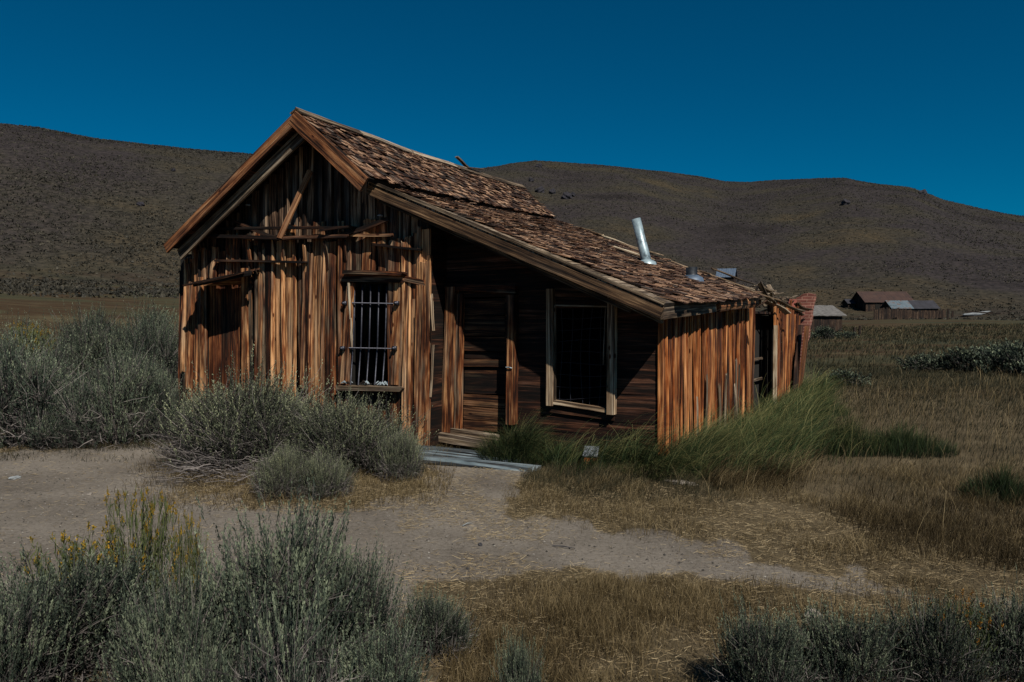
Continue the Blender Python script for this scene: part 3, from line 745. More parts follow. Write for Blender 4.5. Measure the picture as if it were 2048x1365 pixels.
# pipes
def pipe_at(px, py, topx, topy, r, m, name, cap):
    best = None
    for u in np.linspace(0, 1, 60):
        for v in np.linspace(0, 1, 60):
            P_ = toworld(lean.p(u, v)); x, y = project(P_); e = (x - px) ** 2 + (y - py) ** 2
            if best is None or e < best[0]: best = (e, lean.p(u, v))
    p = best[1]; wp = toworld(p); d_ = ray(topx, topy); t = wp[1] / d_[1]; tw = np.array([0, 0, EYE]) + d_ * t
    tl = to_local_dir(tw - P0); tl[2] = tw[2]
    V, F = tube([p - (0, 0, .1), p + (0, 0, .02), p + (tl - p) * .45, p + (tl - p) * .46, tl, tl + (0, 0, -.003), p + (tl - p) * .6], [r * 1.02, r * 1.02, r * 1.02, r * .97, r * .97, r * .88, r * .88], 20, False)
    o = MB().add((V, F)).build(name, m, cabin)
    V, F = tube([p + (0, 0, -.03), p + (0, 0, .03), p + (0, 0, .07)], [r * 2.1, r * 1.9, r * 1.05], 18, False); MB().add((V, F)).build('flashing', M['galv' if cap else 'bluegrey'], o)
    return o
pipe_at(1293, 529, 1272, 438, .072, M['galv'], 'stovepipe', True)
pipe_at(1385, 560, 1383, 535, .085, M['black'], 'vent_pipe', False)
wb = WB(); 
for k in range(7):
    P_, du, dv, n = lean.frame(random.uniform(.45, .5) , .75); 
    wb.board(P_ + dv * (k * .05) + n * .05, P_ + du * .5 + dv * (k * .05 + .02) + n * .055, dv, n, .03, .01, 2, rnd=.9)
wb.build('patch_slats', M['pale'], cabin)

# ------------------------------------------------------------------ collapsed annex
annex = empty('collapsed_annex', tuple(toworld((AR, bEnd + .1, 0))), -TH, 'roofless collapsing board lean-to with dark doorway at the far end of the cabin', 'shed')
AO = np.array([AR, bEnd + .1, 0.])
b1 = WP(1547, 700, AR)[1]; b2 = WP(1597, 700, AR)[1]
wb = WB(); b = b1
while b < b2:
    wd_ = random.uniform(.12, .22); zt = WP(1550, random.uniform(600, 615), AR)[2] * random.uniform(.93, 1.03) + .08 * (b - b1) / 3
    wb.board(np.array((AR, b + wd_ / 2, -.03)) - AO, np.array((AR + random.uniform(0, .04), b + wd_ / 2 + .1 * (b - b1) / 3, zt)) - AO, (0, 1, 0), (1, 0, 0), wd_, .025, 6, cup=.01, warp=.01, rnd=random.uniform(.3, .9), jag=.03)
    b += wd_ + .02
wb.build('front_boards', M['side'], annex)
wb = WB(); wb.board(np.array((AR + .06, b1, -.02)) - AO, np.array((AR + .06, b1 + .02, WP(1549, 651, AR)[2])) - AO, (0, 1, 0), (1, 0, 0), .08, .06, 5, rnd=.8); wb.build('door_post', M['pale'], annex)
wb = WB()
for z in np.arange(.1, 2.0, .19):   # inner wall seen through the doorway
    wb.board(np.array((AR - 2.2, bEnd - .4, z)) - AO, np.array((AR - 2.2, b2, z + random.uniform(-.02, .02))) - AO, (0, 0, 1), (1, 0, 0), .17, .02, 4, rnd=random.uniform(.1, .5), warp=.01)
for z in np.arange(.1, 1.9, .2):
    wb.board(np.array((AR - 2.2, b2 + .1, z)) - AO, np.array((AR - .05, b2 + .1, z)) - AO, (0, 0, 1), (0, -1, 0), .18, .02, 3, rnd=.3)
wb.build('inner_wall', M['dark'], annex)
wb = WB(); wb.box(np.array((AR - 2.1, bEnd - .3, 1.80)) - AO, np.array((AR - .06, b2 - .1, 1.84)) - AO, .3, 0); wb.build('roof_remnant', M['dark'], annex); wb = WB(); wb.box(np.array((AR - .34, bEnd - .2, 0)) - AO, np.array((AR - .3, b1 + 1.6, 1.78)) - AO, .3); wb.build('blackout_sheet', M['void'], annex)  # added slab shades the doorway; near-black sheet stands in for its shade
wb = WB()
for z in (.62, 1.0): wb.board(np.array((AR - .22, bEnd, z)) - AO, np.array((AR - .22, b1 + .2, z - .03)) - AO, (0, 0, 1), (1, 0, 0), .04, .02, 3, rnd=.6)
wb.build('inner_rail', M['greywood'], annex)
wb = WB()      # fallen roof slats lying over the wall tops
for k in range(60):
    bb_ = random.uniform(bEnd - .3, b2 + .1); zz = 2.08 + random.uniform(0, .24) - .04 * (bb_ - bEnd); a_ = AR - random.uniform(-.05, .8); an = random.uniform(-1.2, 1.2); Lb = random.uniform(.4, 1.3)
    p = np.array((a_, bb_, zz)); q = p + Lb * np.array((-math.cos(an) * .8, math.sin(an), random.uniform(-.12, .25)))
    wb.board(p - AO, q - AO, (math.sin(an), math.cos(an), .1), (.2, 0, 1), random.uniform(.06, .14), .018, 3, warp=.02, rnd=random.random(), jag=.03)
for k in range(22):
    bb_ = random.uniform(bEnd - .1, b2 - .3); zz = 2.16 - .05 * (bb_ - bEnd) + random.uniform(-.08, .16); a_ = AR + random.uniform(-.4, .12)
    p = np.array((a_, bb_, zz)); q = p + (random.uniform(-.3, .3), random.uniform(.5, 1.3), random.uniform(-.3, .12)); wb.board(p - AO, q - AO, (1, .1, .3), (.3, 0, 1), random.uniform(.05, .13), .018, 4, warp=.03, rnd=random.random(), jag=.04)
wb.build('roof_debris', M['greywood'], annex)
for k in range(5):
    wb = WB(); b_ = bEnd + random.uniform(0, 1.2); wb.board(np.array((AR - .1, b_, 1.9)) - AO, np.array((AR + .1 * random.random(), b_ + .15, random.uniform(2.05, 2.3))) - AO, (0, 1, 0), (1, 0, 0), .05, .03, 3, rnd=.4); wb.build('broken_rafter', M['dark'], annex)
# two planks leaning on the annex end
pl = WP(1601, 768, AR + .1)
for k, (tx, ty, bx, by, m_, lab) in enumerate(((1617, 652, 1600, 770, 'rake', 'brown plank leaning outward at the far end of the cabin wall'), (1603, 650, 1592, 772, 'dark', 'black charred plank leaning beside the brown one at the cabin end'))):
    d_ = WP(bx, by, AR + .1 + .02 * k); dt = WP(tx, ty, AR + .05 + .2 * (1 - k)); wb = WB(); o_ = toworld(d_); 
    wb.board((0, 0, -.1), dt - d_, (0, 1, 0), (1, 0, 0), .46, .03, 5, rnd=.5, warp=.008)
    e_ = wb.build('leaning_plank', M[m_]); e_.location = tuple(o_); e_.rotation_euler = (0, 0, -TH); tag(e_, lab, 'plank', 'planks leaning at the cabin end')

# brick chimney behind the annex
cb = np.array([0, 0, 0.]); dch = ray(1580, 780); CY = 17.2
cbase = np.array([dch[0] / dch[1] * CY, CY, 0.]); dtp = ray(1614, 587); ctop = np.array([0, 0, EYE]) + dtp / dtp[1] * CY
def chimney():
    V = []; F = []; G = []
    hx = .185; hy = .15; n = 26; off = ctop - cbase
    for i in range(n + 1):
        t = i / n; c = off * t; w_ = hx * (.85 + .15 * t + .35 * math.sin(math.pi * t) ** 2 * (t > .5) * .3) ; ring = []
        for sx, sy in ((-1, -1), (-.33, -1), (.33, -1), (1, -1), (1, -.3), (1, .3), (1, 1), (0, 1), (-1, 1), (-1, 0)):
            jx, jy = random.uniform(-.014, .014), random.uniform(-.014, .014)
            top_drop = (-.1 * (sx < -.4) - .05 * (sy > .4) + random.uniform(-.03, .02)) if i == n else 0
            x, y = sx * w_ + jx, sy * hy + jy
            V.append((c[0] + x * math.cos(TH) + y * math.sin(TH), c[1] - x * math.sin(TH) + y * math.cos(TH), c[2] + top_drop))
            G.append((x + y, c[2], 0))
    k = 10
    for i in range(n):
        for j in range(k): F.append((i * k + j, i * k + (j + 1) % k, (i + 1) * k + (j + 1) % k, (i + 1) * k + j))
    b = n * k
    for q in ((0, 1, 8, 9), (1, 2, 7, 8), (2, 3, 6, 7)): F.append(tuple(b + v for v in q))
    F.append((b + 3, b + 4, b + 5, b + 6))
    o = mesh_np('brick_stack', V, F, M['brick'], None, {'gc': G}); return o
ch = empty('brick_chimney', tuple(cbase), 0, 'crumbling leaning red brick chimney behind the collapsed annex', 'chimney')
o = chimney(); o.parent = ch
brk = simple('loose_brick_red', (.24, .07, .05), .9)
for k in range(16):
    mb = MB(); t = random.uniform(.72, .93); c = (ctop - cbase) * t; x = -.25 - random.uniform(0, .3) * (1 - t) * 4; y = random.uniform(-.1, .1); s_ = random.uniform(.05, .09)
    mb.add(boxVF((c[0] + x - s_, c[1] + y - .06, c[2] - .035), (c[0] + x + s_, c[1] + y + .06, c[2] + .035))); mb.build('loose_brick', brk, ch, False)

# ------------------------------------------------------------------ doorstep, marker, stones
wb = WB(); z = .02
def gp(px, py, z=0.): d_ = ray(px, py); t = (z - EYE) / d_[2]; return np.array([d_[0] * t, d_[1] * t, z])
step_o = gp(940, 905); dirx = gp(1068, 930) - gp(825, 890); dirx /= np.linalg.norm(dirx); diry = np.array([-dirx[1], dirx[0], 0])
st = empty('doorstep_platform', tuple(step_o), 0, 'low blue grey plank doorstep lying in front of the porch door', 'doorstep')
for k in range(3):
    p = gp(822 - k * 8, 892 + k * 9, .09) - step_o; q = gp(1000 + k * 36, 908 + k * 12, .05) - step_o
    w_ = WB(); w_.board(p, q, diry, (0, 0, 1), .135, .07, 14, warp=.008, rnd=.3 + .2 * k, jag=.03, cup=-.003); w_.build('plank', M['slate'], st)
def rock(name, px, py, sx, sy, sz, m, label, cat='stone', seed=0, group=None):
    rg = np.random.default_rng(seed); bm = __import__('bmesh').new(); __import__('bmesh').ops.create_icosphere(bm, subdivisions=3, radius=1)
    for v in bm.verts:
        c = v.co; nn = 1 + .25 * math.sin(c.x * 3 + seed) * math.cos(c.y * 4 + seed * 2) + .12 * math.sin(c.z * 7 + c.x * 5 + seed) + rg.uniform(-.03, .03)
        v.co = Vector((c.x * sx * nn, c.y * sy * nn, c.z * sz * nn))
    me = bpy.data.meshes.new(name); bm.to_mesh(me); bm.free(); me.materials.append(m)
    o = bpy.data.objects.new(name, me); sc.collection.objects.link(o); g = ghit(px, py); o.location = (g[0], g[1], g[2] + sz * .35); o.rotation_euler = (0, 0, seed * 1.3)
    return tag(o, label, cat, group)
rock('stone', 1122, 928, .1, .08, .09, M['stone'], 'rounded tan stone in the grass right of the blue grey doorstep', seed=1)
rock('stone', 1362, 968, .15, .07, .025, M['stone'], 'flat pale stone at the foot of the drooping grass', seed=2)
rock('stone', 30, 958, .055, .04, .02, M['whiteboard'], 'small white stone on the dirt path at the far left', seed=3)
M['blackstone'] = simple('dark_pebble', (.03, .03, .035), .8, 0, 20)
rock('pebble', 961, 1092, .018, .014, .016, M['blackstone'], 'single black pebble standing out on the bare dirt in the middle', 'pebble', 4)
rock('pebble', 660, 1053, .016, .012, .012, M['blackstone'], 'dark pebble on the path above the foreground sagebrush', 'pebble', 5)
rock('pebble', 180, 990, .03, .018, .012, M['stone'], 'small grey pebble on the path left of the sagebrush island', 'pebble', 6)
rock('pebble', 478, 1003, .03, .02, .015, M['stone'], 'pale pebble at the front edge of the sagebrush island', 'pebble', 8)
rock('pebble', 935, 1140, .012, .01, .01, M['blackstone'], 'tiny black pebble below the bigger black one on the dirt', 'pebble', 9)
rock('stone', 1625, 1238, .06, .04, .035, M['stone'], 'pale stone behind the right foreground sagebrush', seed=10)
p, q = ghit(1105, 1096), ghit(1150, 1101); V, F = tube([(0, 0, .01), tuple((q - p) * .5 + (0, 0, .018)), tuple((q - p) + (0, 0, .012))], [.004, .005, .003], 5)
o = MB().add((V, F)).build('stick', M['blackstone']); o.location = tuple(p); tag(o, 'thin dark stick lying flat on the dirt path', 'stick')
p, q = ghit(925, 1056), ghit(944, 1050); V, F = tube([(0, 0, .01), tuple((q - p) * .5 + (0, 0, .02)), tuple((q - p) + (0, 0, .012))], [.004, .006, .003], 5)
o = MB().add((V, F)).build('stick', M['whiteboard']); o.location = tuple(p); tag(o, 'short pale twig on the path below the porch door', 'stick')
g = gp(1182, 940); mk = empty('marker_post', tuple(g), R_(-12), 'short square wooden marker post with slanted grey plate in the grass', 'marker')
wb = WB(); wb.board((0, -.075, -.03), (0, -.075, .15), (1, 0, 0), FN, .14, .14, 2, rnd=.6); wb.build('post', M['side'], mk)
mb = MB(); V, F = boxVF((-.082, -.09, 0), (.082, .09, .012)); V = [(x, y, .165 + z + (y + .09) * .42) for x, y, z in V]; mb.add((V, F)); mb.build('plate', M['plaque'], mk, False)
mb = MB(); V = [(-.07, -.075, .15), (.07, -.075, .15), (.07, .065, .15), (-.07, .065, .15), (-.07, -.075, .168), (.07, -.075, .168), (.07, .065, .226), (-.07, .065, .226)]
mb.add((V, boxVF((0, 0, 0), (1, 1, 1))[1])); mb.build('wedge', M['stone'], mk, False)

# ------------------------------------------------------------------ vegetation
def quads_to(V): n = V.shape[0]; return V.reshape(-1, 3), np.arange(n * 4, dtype=np.int32).reshape(-1, 4)
def norm(a): return a / (np.linalg.norm(a, axis=-1, keepdims=True) + 1e-9)
def leaves(c, d, L, W, rg):
    s = norm(np.cross(d, rg.normal(size=d.shape)))
    L = L[:, None]; W = W[:, None]
    return np.stack([c - s * W * .5, c + s * W * .5, c + d * L + s * W * .35, c + d * L - s * W * .35], 1)
def strips(P, w, rg):
    """P (n,k,3) polylines, w (n,k) widths -> flat ribbons with random facing"""
    n, k, _ = P.shape; d = norm(P[:, -1] - P[:, 0]); s = norm(np.cross(d, rg.normal(size=d.shape)))[:, None, :]
    A = P - s * w[..., None] / 2; B = P + s * w[..., None] / 2
    V = np.stack([A, B], 2).reshape(-1, 3)
    i = (np.arange(n) * k * 2)[:, None] + (np.arange(k - 1) * 2)[None, :]; i = i.ravel()
    return V, np.stack([i, i + 1, i + 3, i + 2], -1)
def make_sage(seed, shoots=750, lpers=18, leafL=.05, clumps=26, spike=.28, dead=.25, openb=.0):
    """unit sagebrush: radius 1, height 1"""
    rg = np.random.default_rng(seed)
    th = rg.uniform(0, math.tau, clumps); el = rg.uniform(.05, 1.45, clumps); rr = rg.uniform(.45, .82, clumps)
    C = np.stack([np.cos(th) * np.cos(el) * rr, np.sin(th) * np.cos(el) * rr, np.sin(el) * rr * .82 + .04], -1)
    cs = rg.uniform(.1, .24, clumps); ci = rg.integers(0, clumps, shoots)
    p = C[ci] + rg.normal(size=(shoots, 3)) * cs[ci][:, None] * [1, 1, .7]; p[:, 2] = np.maximum(p[:, 2], .02)
    outw = norm(p * [1, 1, .4]); d = norm(outw * .5 + np.array([0, 0, 1.]) + rg.normal(size=p.shape) * .17)
    Ls = rg.uniform(.5, 1.25, shoots) * spike * (.7 + .5 * rg.random(clumps)[ci])
    bright = (rg.random(clumps)[ci] - .35) * .75
    t = np.linspace(0.12, 1, lpers)[None, :] + rg.uniform(-.03, .03, (shoots, lpers))
    c = p[:, None] + d[:, None] * (Ls[:, None] * t)[..., None] + rg.normal(size=(shoots, lpers, 3)) * .006
    ld = norm(d[:, None] * 1.0 + rg.normal(size=(shoots, lpers, 3)) * .32)
    fade = (1.15 - .6 * t)
    LV = leaves(c.reshape(-1, 3), ld.reshape(-1, 3), (leafL * rg.uniform(.6, 1.3, t.shape) * fade).ravel(), (leafL * .3 * rg.uniform(.7, 1.3, t.shape)).ravel(), rg)
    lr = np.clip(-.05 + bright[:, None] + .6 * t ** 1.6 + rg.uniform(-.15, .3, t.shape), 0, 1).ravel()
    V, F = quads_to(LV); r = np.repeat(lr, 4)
    # wood: limbs to the clumps, thin stems to the shoots, dead twigs low down
    k = 5; s_ = np.linspace(0, 1, k)[None, :, None]
    base = rg.normal(size=(clumps, 3)) * [.08, .08, 0]
    limb = base[:, None] * (1 - s_) + C[:, None] * s_ + rg.normal(size=(clumps, k, 3)) * .035 * s_ * (1 - s_) * 4
    limb[:, :, 2] *= (1 - .25 * np.sin(np.pi * s_[..., 0]))
    w1 = np.linspace(.045, .014, k)[None, :] * np.ones((clumps, 1))
    A = [strips(limb, w1, rg), strips(limb, w1, rg)]
    q = C[ci]; stem = q[:, None] * (1 - s_) + (p + d * (Ls * .85)[:, None])[:, None] * s_
    stem = stem + (rg.normal(size=(shoots, 1, 3)) * .02) * s_ * (1 - s_) * 4
    A.append(strips(stem, np.linspace(.009, .003, k)[None] * np.ones((shoots, 1)), rg))
    nd = int(shoots * dead); th = rg.uniform(0, math.tau, nd); rr = rg.uniform(.2, .85, nd)
    b0 = np.stack([np.cos(th) * rr, np.sin(th) * rr, rg.uniform(0, .4, nd)], -1)
    dd = norm(np.stack([np.cos(th) + rg.normal(size=nd) * .6, np.sin(th) + rg.normal(size=nd) * .6, rg.uniform(-.3, .9, nd)], -1)) * rg.uniform(.12, .4, nd)[:, None]
    tw = b0[:, None] + dd[:, None] * s_ + (rg.normal(size=(nd, k, 3)) * .02) * s_; tw[..., 2] = np.maximum(tw[..., 2], .01)
    A.append(strips(tw, np.linspace(.012, .003, k)[None] * np.ones((nd, 1)), rg))
    VV = []; FF = []; o_ = 0
    for v_, f_ in A: VV.append(v_); FF.append(f_ + o_); o_ += len(v_)
    VV = np.vstack(VV); FF = np.vstack(FF); rt = np.repeat(rg.uniform(0, 1, len(VV) // 10 + 1), 10)[:len(VV)]
    return (V, F, r), (VV, FF, rt)
def proto(name, data, mats=('sage', 'twig')):
    e = empty(name)
    (V, F, r), (V2, F2, r2) = data
    mesh_np('foliage', V, F, M[mats[0]], e, {'rnd': r}); mesh_np('branches', V2, F2, M[mats[1]], e, {'rnd': r2})
    return e
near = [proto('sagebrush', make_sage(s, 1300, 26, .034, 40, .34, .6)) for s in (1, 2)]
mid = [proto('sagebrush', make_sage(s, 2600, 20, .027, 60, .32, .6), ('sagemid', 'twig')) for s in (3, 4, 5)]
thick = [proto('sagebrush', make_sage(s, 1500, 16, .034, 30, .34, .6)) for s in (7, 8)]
dry = [proto('sagebrush', make_sage(9, 420, 20, .034, 30, .3, 4.0))]
farp = [proto('sagebrush', make_sage(s, 420, 9, .1, 20, .25, .1)) for s in (6,)]
pend = {id(o): o for o in near + mid + thick + farp + dry}; used = set()
def place(protos, k, loc, sx, sy, sz, rz, label, group, cat='shrub', name=None):
    p = protos[k % len(protos)]
    o = p if id(p) not in used else copy_tree(p); used.add(id(p))
    o.location = loc; o.scale = (sx, sy, sz); o.rotation_euler = (0, 0, rz); tag(o, label, cat, group); return o
def bush(protos, k, cx, base, wpx, top, label, group, dy=None, deep=1.0, grow=1.1):
    """cx, base = where it stands on the ground in the photograph; turned into metres there"""
    g = ghit(cx, base); dep = g[1] + g[0] * 0; wdt = wpx / FPX * dep / 2
    d_ = ray(cx, top); zt = EYE + d_[2] / d_[1] * g[1]; h = max(zt - g[2], .1)
    off = np.array([g[0], g[1]]) / math.hypot(g[0], g[1]) * wdt * .8
    x, y = g[0] + off[0] * deep, g[1] + off[1] * deep; sc_ = (math.hypot(x, y) / math.hypot(g[0], g[1]))
    h = (EYE + (zt - EYE) * sc_ - gz(x, y)) * (grow if protos is not thick else .97); wdt *= (grow if protos is not thick else .93)
    return place(protos, k, (x, y, gz(x, y) - .02), wdt * sc_, wdt * sc_, h, k * 1.7 + cx * .01, label, group)
G1 = 'sagebrush island in front of the cabin'; G2 = 'sagebrush thicket left of the cabin'; G3 = 'sagebrush across the foreground'; G4 = 'sagebrush out on the right meadow'
bush(mid, 0, 490, 950, 300, 768, 'broad rounded sagebrush in front of the boarded doorway', G1)
bush(mid, 1, 690, 955, 260, 812, 'wide sagebrush under the barred window sill', G1)
bush(mid, 2, 570, 1000, 120, 905, 'small sagebrush at the front of the island, left of its twin', G1, deep=.6)
bush(mid, 0, 648, 1000, 110, 912, 'small sagebrush at the front of the island, right of its twin', G1, deep=.6)
bush(mid, 1, 800, 965, 85, 868, 'little sagebrush at the right end of the island beside the doorstep', G1, deep=.6)
bush(mid, 2, 590, 930, 200, 808, 'sagebrush filling the middle of the island behind the two small ones', G1)
bush(mid, 0, 405, 935, 90, 860, 'low sagebrush at the left end of the island by the cabin corner', G1)
L_ = [(thick, 60, 905, 300, 700, 'large sagebrush at the front of the thicket by the far left edge'), (thick, 235, 900, 230, 705, 'large sagebrush at the front of the thicket, second from left'),
      (thick, 320, 890, 120, 735, 'dark sagebrush between the thicket and the cabin corner'), (thick, 140, 905, 160, 800, 'low sagebrush at the path edge in the middle of the thicket'),
      (thick, 10, 820, 230, 665, 'sagebrush behind the front row at the far left'), (thick, 180, 800, 200, 640, 'sagebrush in the middle row of the thicket'),
      (thick, 310, 800, 170, 640, 'sagebrush touching the left cabin wall'), (thick, 40, 750, 150, 640, 'sagebrush at the back left behind the yellow rabbitbrush'),
      (thick, 180, 740, 150, 618, 'round sagebrush at the back of the thicket, left one'), (thick, 290, 740, 170, 612, 'round sagebrush at the back of the thicket, right one'),
      (thick, -100, 880, 240, 700, 'sagebrush cut by the left border of the photo'), (thick, 100, 860, 200, 720, 'sagebrush in the second row of the thicket, left of centre'), (thick, 270, 850, 170, 700, 'sagebrush in the second row of the thicket, near the cabin')]
for i, (pr, cx, b_, w_, tp, lab) in enumerate(L_): bush(pr, i, cx, b_, w_, tp, lab, G2)
def fbush(k, cx, dep, wpx, top, label, protos=near, group=G3, h=None):
    d_ = ray(cx, 645); x = d_[0] / d_[1] * dep; dt = ray(cx, top); zt = EYE + dt[2] / dt[1] * dep; w_ = wpx / FPX * dep / 2
    return place(protos, k, (x, dep, gz(x, dep) - .02), w_, w_, max(zt - gz(x, dep), .1), k * 2.1 + cx, label, group)
fbush(0, 130, 3.5, 460, 1120, 'grey green sagebrush in the left foreground under the yellow rabbitbrush')
fbush(1, 540, 3.4, 430, 1045, 'tall pale sagebrush in the centre left foreground')
fbush(0, 690, 3.5, 260, 1120, 'sagebrush with dark dry tips right of the tall pale one')
fbush(1, 870, 3.7, 170, 1185, 'small spiky sagebrush at the right end of the left foreground row')
fbush(0, 575, 2.7, 330, 1150, 'half dead sagebrush, a dark tangle of bare grey twigs in the foreground', dry)
fbush(0, 340, 3.0, 300, 1175, 'low sagebrush between the two big foreground ones')
fbush(1, -20, 3.1, 300, 1180, 'sagebrush in the lower left corner')
fbush(0, 760, 3.0, 260, 1270, 'low sagebrush along the bottom border, left of centre')
fbush(1, 1040, 3.0, 110, 1275, 'thin upright sagebrush sprig at the bottom in the dry grass')
fbush(0, 1530, 3.2, 230, 1225, 'sagebrush at the left of the right foreground row')
fbush(1, 1700, 3.3, 260, 1215, 'sagebrush in the middle of the right foreground row')
fbush(0, 1870, 3.3, 240, 1205, 'sagebrush mixed with orange flowers in the lower right')
fbush(1, 2040, 3.4, 200, 1180, 'dark sagebrush in the lower right corner')
fbush(1, 400, 2.75, 200, 1300, 'low sagebrush at the bottom border under the tall pale one')
Rg = [(1690, 775, 95, 742, 'lone small blue grey sagebrush right of the cabin grass'), (1850, 745, 110, 710, 'blue grey sagebrush at the left of the row on the meadow'), (1930, 748, 120, 700, 'blue grey sagebrush in the middle of the row on the meadow'), (2020, 752, 130, 690, 'blue grey sagebrush at the right end of the row on the meadow'),
      (1650, 680, 60, 655, 'sagebrush at the foot of the grey shed behind the chimney'), (1690, 678, 50, 664, 'low sagebrush beside the fence posts'), (2110, 760, 120, 690, 'sagebrush just past the right border'),
      (1985, 730, 90, 690, 'low sagebrush behind the meadow row')]
for i, (cx, b_, w_, tp, lab) in enumerate(Rg): bush(farp, i, cx, b_, w_, tp, lab, G4)

# rabbitbrush: upright stems with yellow heads
def make_rabbit(seed, stems=130, spread=.5, fm='flower'):
    rg = np.random.default_rng(seed); k = 6; s_ = np.linspace(0, 1, k)[None, :, None]
    b0 = rg.normal(size=(stems, 3)) * [.14, .14, 0]; th = np.arctan2(b0[:, 1], b0[:, 0]) + rg.normal(size=stems) * .5
    out = spread * rg.uniform(.1, 1, stems); h = rg.uniform(.55, 1.0, stems) * (1.05 - .3 * out)
    tip = np.stack([np.cos(th) * out, np.sin(th) * out, h], -1)
    P = b0[:, None] * (1 - s_) + (b0 + tip)[:, None] * s_; P[..., 2] = (tip[:, 2][:, None]) * s_[..., 0] ** .85
    V2, F2 = strips(P, np.linspace(.016, .006, k)[None] * np.ones((stems, 1)), rg)
    n = 26; t = rg.uniform(.3, .98, (stems, n)); c = b0[:, None] * (1 - t[..., None]) + (b0 + tip)[:, None] * t[..., None]; c[..., 2] = tip[:, 2][:, None] * t ** .85
    ld = norm(np.array([0, 0, .9]) + rg.normal(size=(stems, n, 3)) * .35)
    LV = leaves(c.reshape(-1, 3), ld.reshape(-1, 3), rg.uniform(.05, .1, stems * n), rg.uniform(.008, .014, stems * n), rg); V, F = quads_to(LV); r = np.repeat(rg.random(stems * n), 4)
    m = 16; fl = rg.random(stems) < .6; T = (b0 + tip)[fl]; T[:, 2] = tip[fl][:, 2]; nf = len(T)
    cc = T[:, None] + rg.normal(size=(nf, m, 3)) * [.013, .013, .016]; cc = cc.reshape(-1, 3)
    FV = leaves(cc, norm(rg.normal(size=cc.shape) + [0, 0, .8]), rg.uniform(.015, .03, len(cc)), rg.uniform(.01, .016, len(cc)), rg); V3, F3 = quads_to(FV)
    e = empty('rabbitbrush')
    mesh_np('foliage', V, F, M['rabbit'], e, {'rnd': r}); mesh_np('stems', V2, F2, M['twig'], e, {'rnd': rg.random(len(V2)) * .4 + .5}); mesh_np('flowers', V3, F3, M[fm], e, {'rnd': np.repeat(rg.random(len(cc)), 4)})
    return e
rb1 = make_rabbit(31); rb2 = make_rabbit(32, 90, .55); rb3 = make_rabbit(33, 70, .4, 'orangeflower')
GR = 'yellow flowering rabbitbrush'
fbush(0, 150, 3.9, 330, 1060, 'spreading rabbitbrush with yellow tips in the left foreground', [rb1], GR)
fbush(0, 272, 3.9, 240, 970, 'tallest rabbitbrush with a dense yellow flower head', [rb2], GR)
fbush(0, 372, 3.9, 110, 1025, 'narrow yellow tipped rabbitbrush right of the tallest one', [rb1], GR)
fbush(0, 1930, 3.3, 230, 1180, 'orange flowered rabbitbrush in the lower right corner', [rb3], GR)
bush([rb2], 1, 60, 770, 110, 655, 'yellowish rabbitbrush within the thicket at the far left', GR)
bush([rb1], 1, 545, 870, 110, 765, 'bright green plant top behind the sagebrush against the gable', 'green plants by the cabin')

# dead branches lying in the island
def dead_branches():
    rg = np.random.default_rng(41); n = 260; k = 6; s_ = np.linspace(0, 1, k)[None, :, None]
    o0 = gp(470, 965); b0 = np.stack([rg.uniform(-.7, .7, n), rg.uniform(-.25, .35, n), rg.uniform(0, .22, n)], -1)
    th = rg.normal(3.4, .6, n); dd = np.stack([np.cos(th), np.sin(th) * .6, rg.normal(0.05, .2, n)], -1) * rg.uniform(.15, .5, n)[:, None]
    P = b0[:, None] + dd[:, None] * s_ + rg.normal(size=(n, k, 3)) * .012; P[..., 2] = np.maximum(P[..., 2], .01) - .1 * s_[..., 0] * 0
    V, F = strips(P, np.linspace(.009, .003, k)[None] * np.ones((n, 1)), rg)
    e = mesh_np('dead_branches', V, F, M['twig'], None, {'rnd': np.repeat(rg.uniform(.3, 1, n), k * 2)}); e.location = tuple(o0)
    tag(e, 'tangle of bare grey dead branches at the front left of the sagebrush island', 'branches')
dead_branches()

# grasses
def blades(P, h, lean, ldir, w, rg, k=4, col=None):
    """P (n,3) roots, h heights, lean 0..1 droop, ldir (n,2)"""
    n = len(P); s = np.linspace(0, 1, k)[None, :]
    H = h[:, None]; ln = lean[:, None]
    out = H * ln * s ** 1.7; up = H * (s - ln * .55 * s ** 2.6)
    X = P[:, 0:1] + ldir[:, 0:1] * out; Y = P[:, 1:2] + ldir[:, 1:2] * out; Z = P[:, 2:3] + np.maximum(up, .005)
    C = np.stack([X, Y, Z], -1); a = rg.uniform(0, math.pi, n); sd = np.stack([np.cos(a), np.sin(a), np.zeros(n)], -1)[:, None]
    W = (w[:, None] * (1 - .85 * s))[..., None] / 2
    V = np.stack([C - sd * W, C + sd * W], 2).reshape(-1, 3)
    i = ((np.arange(n) * k * 2)[:, None] + (np.arange(k - 1) * 2)[None]).ravel()
    F = np.stack([i, i + 1, i + 3, i + 2], -1); c = rg.random(n) if col is None else col
    cv = np.clip(c[:, None] + .6 * (s - .6), 0, 1); return V, F, np.repeat(cv.ravel(), 2)
